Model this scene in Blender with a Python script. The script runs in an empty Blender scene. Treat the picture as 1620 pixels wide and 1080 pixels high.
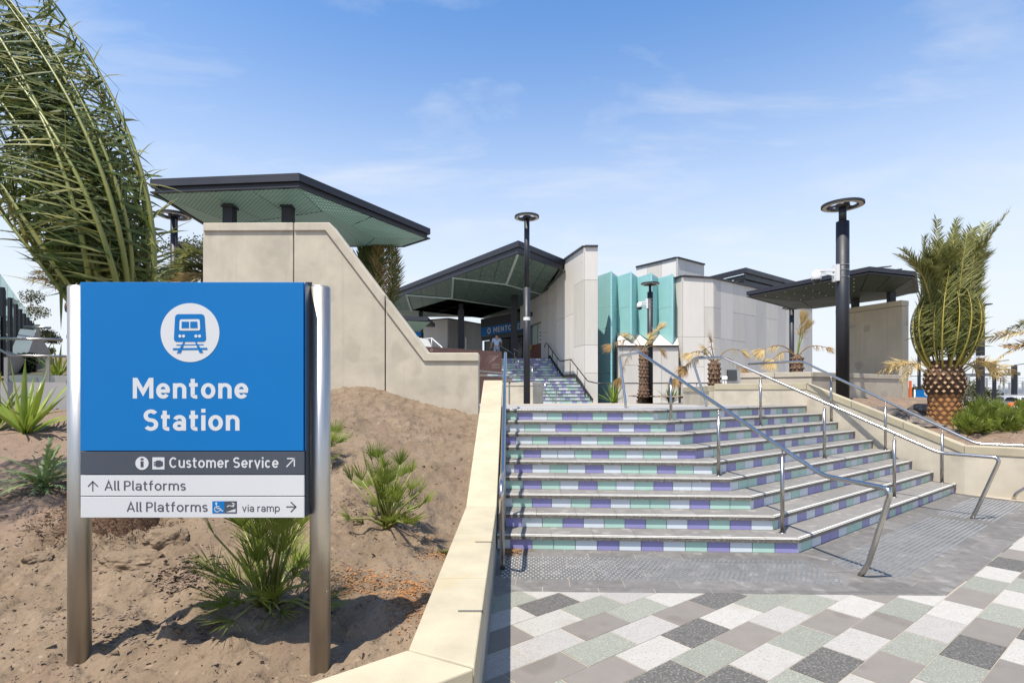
import bpy, bmesh, math, random
from mathutils import Vector, Matrix, noise
C = bpy.data.collections.new('station_forecourt')
bpy.context.scene.collection.children.link(C)
S = bpy.context.scene
R = math.radians
# ---------------- camera, sky, sun, exposure ----------------
F = 858.17; HOR = 621.87; EYE = 1.754            # focal length in px of the 1620 px wide frame, horizon row, eye height
cam = bpy.data.cameras.new('camera'); cam.sensor_width = 36; cam.lens = 36*F/1620
cam.shift_y = (HOR-540)/1620; cam.clip_end = 4000; cam.clip_start = .05
co = bpy.data.objects.new('camera', cam); C.objects.link(co)
co.location = (0, 0, EYE); co.rotation_euler = (R(90), 0, 0); S.camera = co
SX, SY = .25, .36                                 # ground shift of a shadow per metre of height
sunv = Vector((-SX, -SY, 1)).normalized()
W = bpy.data.worlds.new('World'); S.world = W; W.use_nodes = True
nt = W.node_tree; nt.nodes.clear()
def N(nt, t, **k):
    n = nt.nodes.new(t)
    for a, b in k.items(): setattr(n, a, b)
    return n
sky = N(nt, 'ShaderNodeTexSky', sky_type='NISHITA', sun_disc=False)
sky.sun_elevation = math.asin(sunv.z); sky.sun_rotation = math.atan2(sunv.x, sunv.y)
sky.air_density = 1.0; sky.dust_density = 0.6; sky.ozone_density = 1.6
tc = N(nt, 'ShaderNodeTexCoord')
sep = N(nt, 'ShaderNodeSeparateXYZ'); nt.links.new(tc.outputs['Generated'], sep.inputs[0])
zz = N(nt, 'ShaderNodeMath', operation='MAXIMUM'); nt.links.new(sep.outputs[2], zz.inputs[0]); zz.inputs[1].default_value = .03
za = N(nt, 'ShaderNodeMath', operation='ADD'); nt.links.new(zz.outputs[0], za.inputs[0]); za.inputs[1].default_value = .25
dv = N(nt, 'ShaderNodeVectorMath', operation='SCALE')
iv = N(nt, 'ShaderNodeMath', operation='DIVIDE'); iv.inputs[0].default_value = 1; nt.links.new(za.outputs[0], iv.inputs[1])
nt.links.new(tc.outputs['Generated'], dv.inputs[0]); nt.links.new(iv.outputs[0], dv.inputs['Scale'])
mp = N(nt, 'ShaderNodeMapping'); mp.inputs['Rotation'].default_value = (0, 0, R(-62)); mp.inputs['Scale'].default_value = (.9, 2.3, 1.2)
mp.inputs['Location'].default_value = (1.3, .4, 0)
nt.links.new(dv.outputs[0], mp.inputs[0])
n1 = N(nt, 'ShaderNodeTexNoise'); n1.inputs['Scale'].default_value = 1.7; n1.inputs['Detail'].default_value = 9; n1.inputs['Roughness'].default_value = .58; n1.inputs['Distortion'].default_value = .35
nt.links.new(mp.outputs[0], n1.inputs['Vector'])
r1 = N(nt, 'ShaderNodeMapRange'); r1.inputs[1].default_value = .50; r1.inputs[2].default_value = .76; r1.inputs[3].default_value = 0; r1.inputs[4].default_value = .52; r1.clamp = True
nt.links.new(n1.outputs['Fac'], r1.inputs[0])
# low puffy bank near the horizon
n2 = N(nt, 'ShaderNodeTexNoise'); n2.inputs['Scale'].default_value = 5.5; n2.inputs['Detail'].default_value = 7; n2.inputs['Roughness'].default_value = .5
mp2 = N(nt, 'ShaderNodeMapping'); mp2.inputs['Scale'].default_value = (1, 1, 3.2); nt.links.new(tc.outputs['Generated'], mp2.inputs[0]); nt.links.new(mp2.outputs[0], n2.inputs['Vector'])
r2 = N(nt, 'ShaderNodeMapRange'); r2.inputs[1].default_value = .50; r2.inputs[2].default_value = .68; r2.inputs[4].default_value = .75
nt.links.new(n2.outputs['Fac'], r2.inputs[0])
r3 = N(nt, 'ShaderNodeMapRange'); r3.inputs[1].default_value = .40; r3.inputs[2].default_value = .12; r3.inputs[3].default_value = 0; r3.inputs[4].default_value = 1
nt.links.new(sep.outputs[2], r3.inputs[0])
m3 = N(nt, 'ShaderNodeMath', operation='MULTIPLY'); nt.links.new(r2.outputs[0], m3.inputs[0]); nt.links.new(r3.outputs[0], m3.inputs[1])
mx = N(nt, 'ShaderNodeMath', operation='MAXIMUM'); nt.links.new(m3.outputs[0], mx.inputs[0]); nt.links.new(r1.outputs[0], mx.inputs[1])
hz = N(nt, 'ShaderNodeMapRange', interpolation_type='SMOOTHERSTEP'); hz.inputs[1].default_value = .70; hz.inputs[2].default_value = -.02; hz.inputs[3].default_value = 0; hz.inputs[4].default_value = .95; nt.links.new(sep.outputs[2], hz.inputs[0])
h1 = N(nt, 'ShaderNodeMath', operation='SUBTRACT'); h1.inputs[0].default_value = 1; nt.links.new(hz.outputs[0], h1.inputs[1])
h2 = N(nt, 'ShaderNodeMath', operation='SUBTRACT'); h2.inputs[0].default_value = 1; nt.links.new(mx.outputs[0], h2.inputs[1])
h3 = N(nt, 'ShaderNodeMath', operation='MULTIPLY'); nt.links.new(h1.outputs[0], h3.inputs[0]); nt.links.new(h2.outputs[0], h3.inputs[1])
mx = N(nt, 'ShaderNodeMath', operation='SUBTRACT'); mx.inputs[0].default_value = 1; nt.links.new(h3.outputs[0], mx.inputs[1])
hs = N(nt, 'ShaderNodeHueSaturation'); hs.inputs['Saturation'].default_value = 1.25; hs.inputs['Value'].default_value = 1.13; hs.inputs['Hue'].default_value = .501
nt.links.new(sky.outputs[0], hs.inputs['Color'])
mc = N(nt, 'ShaderNodeMixRGB'); mc.inputs[2].default_value = (4.0, 4.2, 4.45, 1)
nt.links.new(mx.outputs[0], mc.inputs[0]); nt.links.new(hs.outputs[0], mc.inputs[1])
bg = N(nt, 'ShaderNodeBackground'); bg.inputs[1].default_value = .15
nt.links.new(mc.outputs[0], bg.inputs[0])
wo = N(nt, 'ShaderNodeOutputWorld'); nt.links.new(bg.outputs[0], wo.inputs[0])
sl = bpy.data.lights.new('sun', 'SUN'); sl.energy = 5.0; sl.angle = R(.53); sl.color = (1, .94, .845)
so = bpy.data.objects.new('sun', sl); C.objects.link(so); so.rotation_euler = (-sunv).to_track_quat('-Z', 'Y').to_euler(); so.location = (-20, -20, 40)
S.view_settings.view_transform = 'Standard'; S.view_settings.look = 'None'; S.view_settings.exposure = .56; S.view_settings.gamma = 1
S.view_settings.use_curve_mapping = False
S.render.engine = 'CYCLES'
S.cycles.max_bounces = 6; S.cycles.diffuse_bounces = 3; S.cycles.glossy_bounces = 3; S.cycles.transmission_bounces = 4; S.cycles.transparent_max_bounces = 8

# ---------------- helpers ----------------
def at(px, py, Y): return Vector(((px-810)*Y/F, Y, EYE-(py-HOR)*Y/F))
def gnd(px, py, z=0.):
    Y = F*(EYE-z)/(py-HOR); return Vector(((px-810)*Y/F, Y, z))
_m = {}; ALB = .86
def mat(name, col, rough=.7, metal=0, var=.12, scale=6., bump=0., bscale=40., spot=None, spec=.5, rnd=0., streak=None, coat=0, trans=0, col2=None, stretch=None):
    """procedural material: noise-mottled base colour, optional speckle, bump and per-object variation"""
    if name in _m: return _m[name]
    col = tuple(c*ALB for c in col); col2 = tuple(c*ALB for c in col2) if col2 else None
    if spot: spot = [(tuple(c*ALB for c in s_[0]), *s_[1:]) for s_ in spot]
    m = bpy.data.materials.new(name); m.use_nodes = True; t = m.node_tree; t.nodes.clear(); L = t.links.new
    o = N(t, 'ShaderNodeOutputMaterial'); b = N(t, 'ShaderNodeBsdfPrincipled'); L(b.outputs[0], o.inputs[0])
    b.inputs['Roughness'].default_value = rough; b.inputs['Metallic'].default_value = metal
    b.inputs['Specular IOR Level'].default_value = spec
    if coat: b.inputs['Coat Weight'].default_value = coat; b.inputs['Coat Roughness'].default_value = .08
    g = N(t, 'ShaderNodeNewGeometry'); src = g.outputs['Position']
    if stretch:
        mpp = N(t, 'ShaderNodeMapping'); mpp.inputs['Scale'].default_value = stretch; L(src, mpp.inputs[0]); src = mpp.outputs[0]
    n = N(t, 'ShaderNodeTexNoise'); n.inputs['Scale'].default_value = scale; n.inputs['Detail'].default_value = 6; n.inputs['Roughness'].default_value = .6; L(src, n.inputs['Vector'])
    mr = N(t, 'ShaderNodeMapRange'); mr.inputs[1].default_value = .3; mr.inputs[2].default_value = .7; L(n.outputs['Fac'], mr.inputs[0])
    mxr = N(t, 'ShaderNodeMixRGB')
    c2 = col2 or tuple(c*(1+var) for c in col)
    mxr.inputs[1].default_value = (*[c*(1-var) for c in col], 1) if not col2 else (*col, 1); mxr.inputs[2].default_value = (*c2, 1)
    L(mr.outputs[0], mxr.inputs[0]); out = mxr.outputs[0]
    if spot:                                        # (colour, scale, threshold, strength)
        for sc_, s_, th, st in spot:
            v = N(t, 'ShaderNodeTexNoise'); v.inputs['Scale'].default_value = s_; v.inputs['Detail'].default_value = 2; L(g.outputs['Position'], v.inputs['Vector'])
            vr = N(t, 'ShaderNodeMapRange'); vr.inputs[1].default_value = th; vr.inputs[2].default_value = th+.06; vr.inputs[4].default_value = st; L(v.outputs['Fac'], vr.inputs[0])
            mm = N(t, 'ShaderNodeMixRGB'); L(vr.outputs[0], mm.inputs[0]); L(out, mm.inputs[1]); mm.inputs[2].default_value = (*sc_, 1); out = mm.outputs[0]
    if streak:                                      # faint vertical water marks
        ms_ = N(t, 'ShaderNodeMapping'); ms_.inputs['Scale'].default_value = (7, 7, .3); L(g.outputs['Position'], ms_.inputs[0])
        v = N(t, 'ShaderNodeTexNoise'); v.inputs['Scale'].default_value = 1.4; v.inputs['Detail'].default_value = 4; L(ms_.outputs[0], v.inputs['Vector'])
        vr = N(t, 'ShaderNodeMapRange'); vr.inputs[1].default_value = .54; vr.inputs[2].default_value = .74; vr.inputs[4].default_value = streak; L(v.outputs['Fac'], vr.inputs[0])
        mm = N(t, 'ShaderNodeMixRGB'); L(vr.outputs[0], mm.inputs[0]); L(out, mm.inputs[1]); mm.inputs[2].default_value = (*[c*.55 for c in col], 1); out = mm.outputs[0]
    if rnd:
        oi = N(t, 'ShaderNodeObjectInfo'); rr = N(t, 'ShaderNodeMapRange'); rr.inputs[3].default_value = 1-rnd; rr.inputs[4].default_value = 1+rnd; L(oi.outputs['Random'], rr.inputs[0])
        vm = N(t, 'ShaderNodeVectorMath', operation='SCALE'); L(out, vm.inputs[0]); L(rr.outputs[0], vm.inputs['Scale']); out = vm.outputs[0]
    L(out, b.inputs['Base Color'])
    if bump:
        bn = N(t, 'ShaderNodeTexNoise'); bn.inputs['Scale'].default_value = bscale; bn.inputs['Detail'].default_value = 5; L(g.outputs['Position'] if not stretch else src, bn.inputs['Vector'])
        bb = N(t, 'ShaderNodeBump'); bb.inputs['Strength'].default_value = 1; bb.inputs['Distance'].default_value = bump; L(bn.outputs['Fac'], bb.inputs['Height']); L(bb.outputs[0], b.inputs['Normal'])
    if rough < .6 and not coat:
        r_ = N(t, 'ShaderNodeMapRange'); r_.inputs[3].default_value = rough*.8; r_.inputs[4].default_value = min(1, rough*1.3); L(n.outputs['Fac'], r_.inputs[0]); L(r_.outputs[0], b.inputs['Roughness'])
    if trans:                                       # light shining through thin leaves / panes
        tr = N(t, 'ShaderNodeBsdfTranslucent'); ms = N(t, 'ShaderNodeMixShader'); ms.inputs[0].default_value = trans
        L(out, tr.inputs[0]); L(b.outputs[0], ms.inputs[1]); L(tr.outputs[0], ms.inputs[2]); L(ms.outputs[0], o.inputs[0])
    _m[name] = m; return m

class MB:
    """collects shapes (world coordinates) and links them as ONE mesh object"""
    def __init__(s): s.v = []; s.f = []; s.m = []; s.ms = []; s.sm = []
    def mi(s, m):
        if m not in s.ms: s.ms.append(m)
        return s.ms.index(m)
    def add(s, vs, fs, m, smooth=False):
        o = len(s.v); s.v += [tuple(v) for v in vs]; i = s.mi(m)
        for f in fs: s.f.append(tuple(a+o for a in f)); s.m.append(i); s.sm.append(smooth)
    def prism(s, pts, ext, m, mside=None):
        pts = [Vector(p) for p in pts]; ext = Vector(ext); n = len(pts)
        nr = Vector((0, 0, 0))
        for i in range(n): nr += pts[i].cross(pts[(i+1) % n])
        if nr.dot(ext) > 0: pts = pts[::-1]
        vs = pts+[p+ext for p in pts]
        s.add(vs, [tuple(range(n)), tuple(range(2*n-1, n-1, -1))], m)
        o = len(s.v)-2*n; i = s.mi(mside or m)
        for a in range(n):
            b = (a+1) % n; s.f.append((o+a, o+n+a, o+n+b, o+b)); s.m.append(i); s.sm.append(False)
        return s
    def box(s, lo, hi, m):
        x0, y0, z0 = lo; x1, y1, z1 = hi
        return s.prism([(x0, y0, z0), (x1, y0, z0), (x1, y1, z0), (x0, y1, z0)], (0, 0, z1-z0), m)
    def bar(s, a, b, w, h, m, up=(0, 0, 1)):
        """rectangular bar between two points; w across, h along up"""
        a = Vector(a); b = Vector(b); d = (b-a).normalized(); up = Vector(up)
        x = d.cross(up)
        if x.length < 1e-4: x = d.cross(Vector((1, 0, 0)))
        x.normalize(); y = x.cross(d).normalized()
        return s.prism([a-x*w/2-y*h/2, a+x*w/2-y*h/2, a+x*w/2+y*h/2, a-x*w/2+y*h/2], b-a, m)
    def tube(s, path, r, m, n=10, cap=True, smooth=True):
        path = [Vector(p) for p in path]; rs = r if isinstance(r, (list, tuple)) else [r]*len(path)
        vs = []; fs = []; ref = None
        for i, p in enumerate(path):
            d = (path[min(i+1, len(path)-1)]-path[max(i-1, 0)]).normalized()
            if ref is None: ref = d.cross(Vector((0, 0, 1))) if abs(d.z) < .95 else d.cross(Vector((1, 0, 0)))
            ref = (ref-d*ref.dot(d)).normalized(); q = d.cross(ref)
            for k in range(n):
                a = 2*math.pi*k/n; vs.append(p+(ref*math.cos(a)+q*math.sin(a))*rs[i])
        for i in range(len(path)-1):
            for k in range(n):
                k2 = (k+1) % n; fs.append((i*n+k, i*n+k2, (i+1)*n+k2, (i+1)*n+k))
        s.add(vs, fs, m, smooth)
        if cap:
            o = len(s.v)-len(vs); i_ = s.mi(m)
            s.f.append(tuple(o+k for k in range(n-1, -1, -1))); s.m.append(i_); s.sm.append(False)
            s.f.append(tuple(o+len(vs)-n+k for k in range(n))); s.m.append(i_); s.sm.append(False)
        return s
    def lathe(s, c, prof, m, n=24, smooth=True):
        c = Vector(c); vs = []; fs = []
        for r, z in prof:
            for k in range(n):
                a = 2*math.pi*k/n; vs.append(c+Vector((r*math.cos(a), r*math.sin(a), z)))
        for i in range(len(prof)-1):
            for k in range(n):
                k2 = (k+1) % n; fs.append((i*n+k, i*n+k2, (i+1)*n+k2, (i+1)*n+k))
        s.add(vs, fs, m, smooth); return s
    def build(s, name, parent=None, bevel=0, kind=None):
        me = bpy.data.meshes.new(name); org = Vector(parent.get('_o', (0, 0, 0))) if parent else Vector((0, 0, 0))
        me.from_pydata([tuple(Vector(v)-org) for v in s.v], [], s.f)
        for m in s.ms: me.materials.append(m)
        me.polygons.foreach_set('material_index', s.m); me.polygons.foreach_set('use_smooth', s.sm); me.update()
        o = bpy.data.objects.new(name, me); C.objects.link(o)
        if parent: o.parent = parent; o['_o'] = tuple(org)
        if bevel:
            bv = o.modifiers.new('bevel', 'BEVEL'); bv.width = bevel; bv.segments = 2; bv.limit_method = 'ANGLE'; bv.angle_limit = R(35)
        if kind: o['kind'] = kind
        return o
def tag(o, label=None, cat=None, group=None, kind=None):
    for k, v in (('label', label), ('category', cat), ('group', group), ('kind', kind)):
        if v: o[k] = v
    return o
def thing(name, loc, label, cat, group=None):
    o = bpy.data.objects.new(name, None); C.objects.link(o); o.location = loc; o['_o'] = tuple(loc); o.empty_display_size = .2
    return tag(o, label, cat, group)
def single(mb, name, label, cat, group=None, bevel=0):
    return tag(mb.build(name, bevel=bevel), label, cat, group)
def struct(mb, name, bevel=0): return tag(mb.build(name, bevel=bevel), kind='structure')
def copy_tree(o, parent=None, d=(0, 0, 0), rz=None, sc=None):
    c = o.copy(); C.objects.link(c); c.parent = parent
    if parent is None:
        c.location = Vector(d)
        if rz is not None: c.rotation_euler = (0, 0, rz)
        if sc: c.scale = (sc, sc, sc)
    for ch in list(o.children): copy_tree(ch, c)
    return c
def smooth_path(pts, rad=.06, n=5):
    """round the corners of a polyline"""
    pts = [Vector(p) for p in pts]; out = [pts[0]]
    for i in range(1, len(pts)-1):
        a, b, c = pts[i-1], pts[i], pts[i+1]; r = min(rad, (a-b).length*.45, (c-b).length*.45)
        p = b+(a-b).normalized()*r; q = b+(c-b).normalized()*r
        for k in range(n+1):
            t = k/n; out.append(p.lerp(b, t).lerp(b.lerp(q, t), t))
    out.append(pts[-1]); return out
def clip(poly, p, n):
    """keep the part of a 2D polygon where (x-p).n >= 0"""
    out = []
    for i in range(len(poly)):
        a, b = poly[i], poly[(i+1) % len(poly)]
        da = (a[0]-p[0])*n[0]+(a[1]-p[1])*n[1]; db = (b[0]-p[0])*n[0]+(b[1]-p[1])*n[1]
        if da >= 0: out.append(a)
        if (da >= 0) != (db >= 0):
            t = da/(da-db); out.append((a[0]+(b[0]-a[0])*t, a[1]+(b[1]-a[1])*t))
    return out
def area(p): return abs(sum(p[i][0]*p[(i+1) % len(p)][1]-p[(i+1) % len(p)][0]*p[i][1] for i in range(len(p))))/2
def isect(p, d, q, e):
    den = d[0]*e[1]-d[1]*e[0]; t = ((q[0]-p[0])*e[1]-(q[1]-p[1])*e[0])/den
    return (p[0]+d[0]*t, p[1]+d[1]*t)
def on_ray(A, B, px):
    """point of the 2D line A-B that stands at picture column px"""
    k = (px-810)/F; dx, dy = B[0]-A[0], B[1]-A[1]; t = (k*A[1]-A[0])/(dx-k*dy)
    return (A[0]+dx*t, A[1]+dy*t)
def sm(x, a, b):
    t = max(0, min(1, (x-a)/(b-a))); return t*t*(3-2*t)

# ---------------- materials ----------------
CONC = mat('precast_concrete', (.55, .49, .385), .85, streak=.16, var=.13, scale=1.9, bump=.002, bscale=90, spot=[((.32, .285, .225), 1.5, .56, .30), ((.16, .14, .11), 42, .74, .6), ((.33, .30, .25), 60, .70, .35)])
CAPM = mat('coping_concrete', (.45, .395, .275), .8, var=.12, scale=3.2, bump=.0015, bscale=120, spot=[((.46, .36, .20), 2.6, .63, .35), ((.3, .27, .2), 70, .70, .4)], rnd=.05)
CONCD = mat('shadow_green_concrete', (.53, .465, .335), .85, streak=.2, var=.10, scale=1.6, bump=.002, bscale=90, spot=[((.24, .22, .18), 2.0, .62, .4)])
GREYC = mat('grey_concrete', (.36, .345, .33), .85, var=.08, scale=2, bump=.001)
BLUESTONE = mat('bluestone', (.158, .148, .135), .75, var=.22, scale=9, bump=.0008, bscale=160, spot=[((.29, .275, .25), 5, .60, .45), ((.07, .07, .07), 130, .62, .5)], rnd=.16)
GROUT = mat('tan_grout', (.40, .34, .26), .9, var=.1, scale=30)
NOSE = mat('exfoliated_granite', (.11, .10, .09), .85, var=.35, scale=60, bump=.002, bscale=140, spot=[((.42, .38, .30), 90, .56, .7), ((.03, .03, .03), 160, .60, .7)])
TREAD = mat('tread_granite', (.215, .20, .18), .7, var=.14, scale=8, spot=[((.42, .40, .37), 7, .6, .4), ((.12, .12, .12), 150, .62, .5)], rnd=.08)
EDGE = mat('pale_sunlit_edge', (.66, .64, .58), .7, var=.1, scale=25)  # pale chamfer, made lighter still for the sun it catches
TW = mat('white_glazed_tile', (.66, .72, .76), .22, var=.03, scale=3, rnd=.04, spot=[((.35, .33, .30), 7, .72, .35)])
TG = mat('mint_glazed_tile', (.43, .64, .55), .22, var=.03, scale=3, rnd=.05, spot=[((.22, .25, .2), 7, .72, .35)])
TP = mat('violet_glazed_tile', (.29, .275, .53), .22, var=.03, scale=3, rnd=.05, spot=[((.15, .13, .25), 7, .72, .35)])
STEEL = mat('brushed_stainless', (.42, .395, .365), .26, 1, var=.05, scale=25, stretch=(8, 8, .6))
STEELP = mat('polished_stainless', (.56, .54, .51), .2, 1, var=.04, scale=30)
POSTS = mat('satin_stainless_post', (.56, .54, .50), .42, 1, var=.05, scale=18, stretch=(14, 14, .5), bump=.00015, bscale=60)
DARKM = mat('dark_powdercoat', (.017, .019, .025), .5, var=.1, scale=4)
FASC = mat('charcoal_fascia', (.026, .028, .038), .5, var=.12, scale=2)
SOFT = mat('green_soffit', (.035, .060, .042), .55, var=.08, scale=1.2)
SIGNB = mat('sign_blue', (.001, .150, .43), .5, var=.02, scale=2, spec=.25)
SIGND = mat('sign_charcoal', (.055, .065, .085), .4, var=.04, scale=3)
SIGNW = mat('sign_white', (.60, .61, .62), .4, var=.015, scale=3)
SIGNT = mat('sign_lettering_grey', (.07, .075, .09), .5, var=.02)
WHT = mat('white_paint', (.78, .78, .77), .45, var=.03, scale=4)
PANL = mat('light_cladding', (.69, .65, .59), .75, var=.045, scale=.9, stretch=(2.5, 2.5, .5), rnd=.03)
PANM = mat('mid_cladding', (.61, .575, .515), .75, var=.06, scale=.9, stretch=(2.5, 2.5, .5), rnd=.04)
PAND = mat('grey_cladding', (.55, .52, .48), .75, var=.06, scale=.9, stretch=(2.5, 2.5, .5), rnd=.04)
PANW = mat('white_cladding', (.76, .74, .70), .7, var=.03, scale=1)
BACK = mat('joint_backing', (.16, .155, .15), .9)
TEAL = mat('teal_glass', (.46, .80, .78), .2, var=.04, scale=1.5, trans=.25, spec=.6)
TEALE = mat('teal_fin_edge', (.36, .70, .70), .3, var=.05, scale=2)
GLASSD = mat('dark_glass', (.02, .025, .028), .12, var=.1, scale=2)
CORTEN = mat('weathered_brown_steel', (.075, .035, .028), .6, var=.2, scale=3)
ETCH = mat('etched_line', (.30, .22, .19), .6)
BLACKR = mat('black_rail', (.02, .02, .022), .3, var=.1)
# ---------------- plaza ----------------
random.seed(4)
AP = .6646; U = (math.cos(AP), math.sin(AP)); V = (-U[1], U[0])
def uv(u, v): return (u*U[0]+v*V[0], u*U[1]+v*V[1])
A1 = -.0518; A2 = .6587; RISE = .1655; TRD = .3397
C0 = Vector((3.1383, 5.9622)); N1 = Vector((-math.sin(A1), math.cos(A1))); N2 = Vector((-math.sin(A2), math.cos(A2)))
D1 = Vector((math.cos(A1), math.sin(A1))); D2 = Vector((math.cos(A2), math.sin(A2)))
det = N1.x*N2.y-N1.y*N2.x; HIP = Vector(((TRD*N2.y-TRD*N1.y)/det, (N1.x*TRD-N2.x*TRD)/det))   # step-to-step shift of the corner
WP = (7.8193, 9.6); WD = (math.cos(2.0756), math.sin(2.0756))                                 # face of the right planter wall
XL = -.17                                                                                       # face of the left parapet

g = MB(); g.box((-1500, -300, -3), (1500, 2500, -.12), mat('far_ground', (.22, .20, .17), .95, var=.25, scale=.05)); struct(g, 'ground')
g = MB(); g.box((-1, -2, -.1), (16, 14, -.0022), GROUT); plaza = struct(g, 'plaza_paving')
PC = {'W': mat('white_speckled_paver', (.405, .385, .345), .8, var=.06, scale=12, spot=[((.16, .15, .135), 70, .60, .7), ((.38, .36, .33), 40, .55, .6), ((.30, .26, .20), 1.4, .60, .30)], rnd=.06),
      'L': mat('light_grey_paver', (.36, .34, .31), .8, var=.06, scale=12, spot=[((.20, .19, .18), 75, .58, .7)], rnd=.06),
      'G': mat('green_grey_paver', (.24, .245, .20), .8, var=.07, scale=14, spot=[((.42, .42, .36), 80, .57, .7), ((.12, .13, .11), 95, .58, .6)], rnd=.06),
      'B': mat('taupe_paver', (.205, .183, .158), .75, var=.06, scale=7, spot=[((.14, .12, .10), 2.2, .57, .5), ((.27, .25, .22), 60, .64, .4)], rnd=.06),
      'D': mat('charcoal_speckled_paver', (.10, .094, .084), .8, var=.22, scale=22, spot=[((.26, .245, .22), 60, .56, .65), ((.04, .04, .035), 80, .58, .6)], rnd=.08)}
ROW = {0: {0: 'W', 1: 'B', 2: 'G', 3: 'L', 4: 'W', 5: 'B', 6: 'G', 7: 'W', 8: 'D', 9: 'B', 10: 'W'},
       -1: {1: 'W', 2: 'G', 3: 'D', 4: 'B', 5: 'G', 6: 'W', 7: 'G', 8: 'B'}, -2: {2: 'B', 3: 'W', 4: 'D', 5: 'B'},
       1: {0: 'G', 1: 'D', 2: 'W', 3: 'B', 4: 'G'}, 2: {-1: 'D', 0: 'W', 1: 'G', 2: 'B', 3: 'W'},
       3: {-1: 'D', 0: 'G', 1: 'B', 2: 'L', 3: 'G'}, 4: {-2: 'B', -1: 'W', 0: 'D', 1: 'W', 2: 'G'},
       5: {-3: 'B', -2: 'B', -1: 'G', 0: 'L', 1: 'B', 2: 'D'}, 6: {-3: 'L', -2: 'L', -1: 'B', 0: 'G', 1: 'W'},
       7: {-4: 'D', -3: 'D', -2: 'B', -1: 'W', 0: 'G'}, 8: {-3: 'W', -2: 'W', -1: 'D', 0: 'L'}, 9: {-3: 'B', -2: 'G', -1: 'G'}}
BN = -N1                                             # towards the viewer from the front riser
FB = (0.0, 4.812); L0 = uv(0, 1.378)                 # edges of the mosaic
HC = isect(FB, (1, -.028), L0, U)
def pave(poly, m, z=0, name='paver', parent=None):
    gq = .0042 if name == 'paver' else .0024
    if len(poly) < 3 or area(poly) < .0008: return
    c = [sum(p[i] for p in poly)/len(poly) for i in (0, 1)]
    gp = gq; q = []
    for x, y in poly:
        d = math.hypot(x-c[0], y-c[1]); q.append((x-(x-c[0])/d*gp*1.3, y-(y-c[1])/d*gp*1.3))
    b = MB(); zt = z+random.uniform(-.0012, .0012); b.prism([(x, y, zt-.04) for x, y in q], (0, 0, .04), m); b.build(name, parent)
for r in range(-12, 12):
    v0 = 1.104+.2667*r; off = 0 if r % 2 == 0 else .246
    for k in range(-12, 16):
        u0 = 3.277+.4925*k+off-(.4925 if r % 2 else 0)
        # index k such that k=0 begins at u 3.28 on even rows, 3.03 on odd rows
        q = [uv(u0, v0), uv(u0+.4925, v0), uv(u0+.4925, v0+.2667), uv(u0, v0+.2667)]
        cx = sum(p[0] for p in q)/4; cy = sum(p[1] for p in q)/4
        if cy < 2.6 or cy > 9 or abs(cx) > cy*1.02+.4 or cx > 8: continue
        q = clip(q, (XL+.002, 0), (1, 0)); c = ROW.get(r, {}).get(k) or random.choice('WGBDLWBG')
        if not q: continue
        xs_ = [p[0] for p in q]
        if max(xs_) <= HC[0]: q = clip(q, FB, (-.028, -1))
        elif min(xs_) >= HC[0]: q = clip(q, L0, (-V[0], -V[1]))
        elif max(p[1] for p in q) > FB[1]-.12:
            if cx*-U[1]+cy*U[0] < 1.3: q = clip(q, L0, (-V[0], -V[1]))
            else: q = clip(clip(q, (HC[0], 0), (-1, 0)), FB, (-.028, -1))
        if len(q) > 2: pave(q, PC[c], 0, 'paver', plaza)
# bluestone band round the foot of the steps
hipd = (HC[0]-C0.x, HC[1]-C0.y); hn = (hipd[1], -hipd[0])
if hn[0] < 0: hn = (-hn[0], -hn[1])
for i in range(-1, 5):
    for k in range(-1, 9):
        a = C0+N1*(-1.175+.2667*i)+D1*(-3.55+.498*k+(.249 if i % 2 else 0)); q = [a, a+D1*.498, a+D1*.498+N1*.2667, a+N1*.2667]
        q = [(p.x, p.y) for p in q]; q = clip(q, (XL+.002, 0), (1, 0)); q = clip(q, tuple(C0+N1*.02), tuple(-N1)) if q else q
        if q: q = clip(q, tuple(C0), (-hn[0], -hn[1]))
        if q: q = clip(q, FB, (.028, 1))
        if len(q) > 2: pave(q, BLUESTONE, 0, 'band_paver', plaza)
for i in range(6):
    for k in range(-2, 18):
        u0 = 5.2+.4925*k+(.246 if i % 2 else 0); v0 = 1.380+.2667*i
        q = [uv(u0, v0), uv(u0+.4925, v0), uv(u0+.4925, v0+.2667), uv(u0, v0+.2667)]
        q = clip(q, tuple(C0+N2*.02), tuple(-N2))
        if q: q = clip(q, tuple(C0), hn)
        if q: q = clip(q, WP, (-WD[1], WD[0]))
        if q: q = clip(q, (9.6, 0), (-1, 0))
        if len(q) > 2: pave(q, BLUESTONE, 0, 'band_paver', plaza)
def studs(pts, z, name, parent, r=.0125, h=.0065):
    b = MB()
    for x, y in pts:
        vs = [(x+r*rr*math.cos(a*math.pi/3), y+r*rr*math.sin(a*math.pi/3), z+zz) for rr, zz in ((1, 0), (.62, h)) for a in range(6)]
        b.add(vs, [(k, (k+1) % 6, 6+(k+1) % 6, 6+k) for k in range(6)]+[tuple(range(6, 12))], mat('stud_steel', (.44, .44, .42), .42, .85, var=.1))
    o = b.build(name, parent); o['kind'] = 'stuff'; return o
p = []
for i in range(14):
    for k in range(64):
        q = Vector((XL+.14+.05*k, 0)); base = C0-D1*C0.x; q = C0+D1*(-C0.x/D1.x+XL+.12+.05*k+(.025 if i % 2 else 0))-N1*(.31+.05*i)
        if q.x < 3.08+.0*i+.02*i: p.append((q.x, q.y))
studs(p, .0015, 'tactile_studs', plaza)
p = [uv(6.06+.05*k+(.025 if i % 2 else 0), 1.78+.05*i) for i in range(13) for k in range(68)]+[uv(9.73+.05*k+(.025 if i % 2 else 0), 1.78+.05*i) for i in range(13) for k in range(40)]
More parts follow.
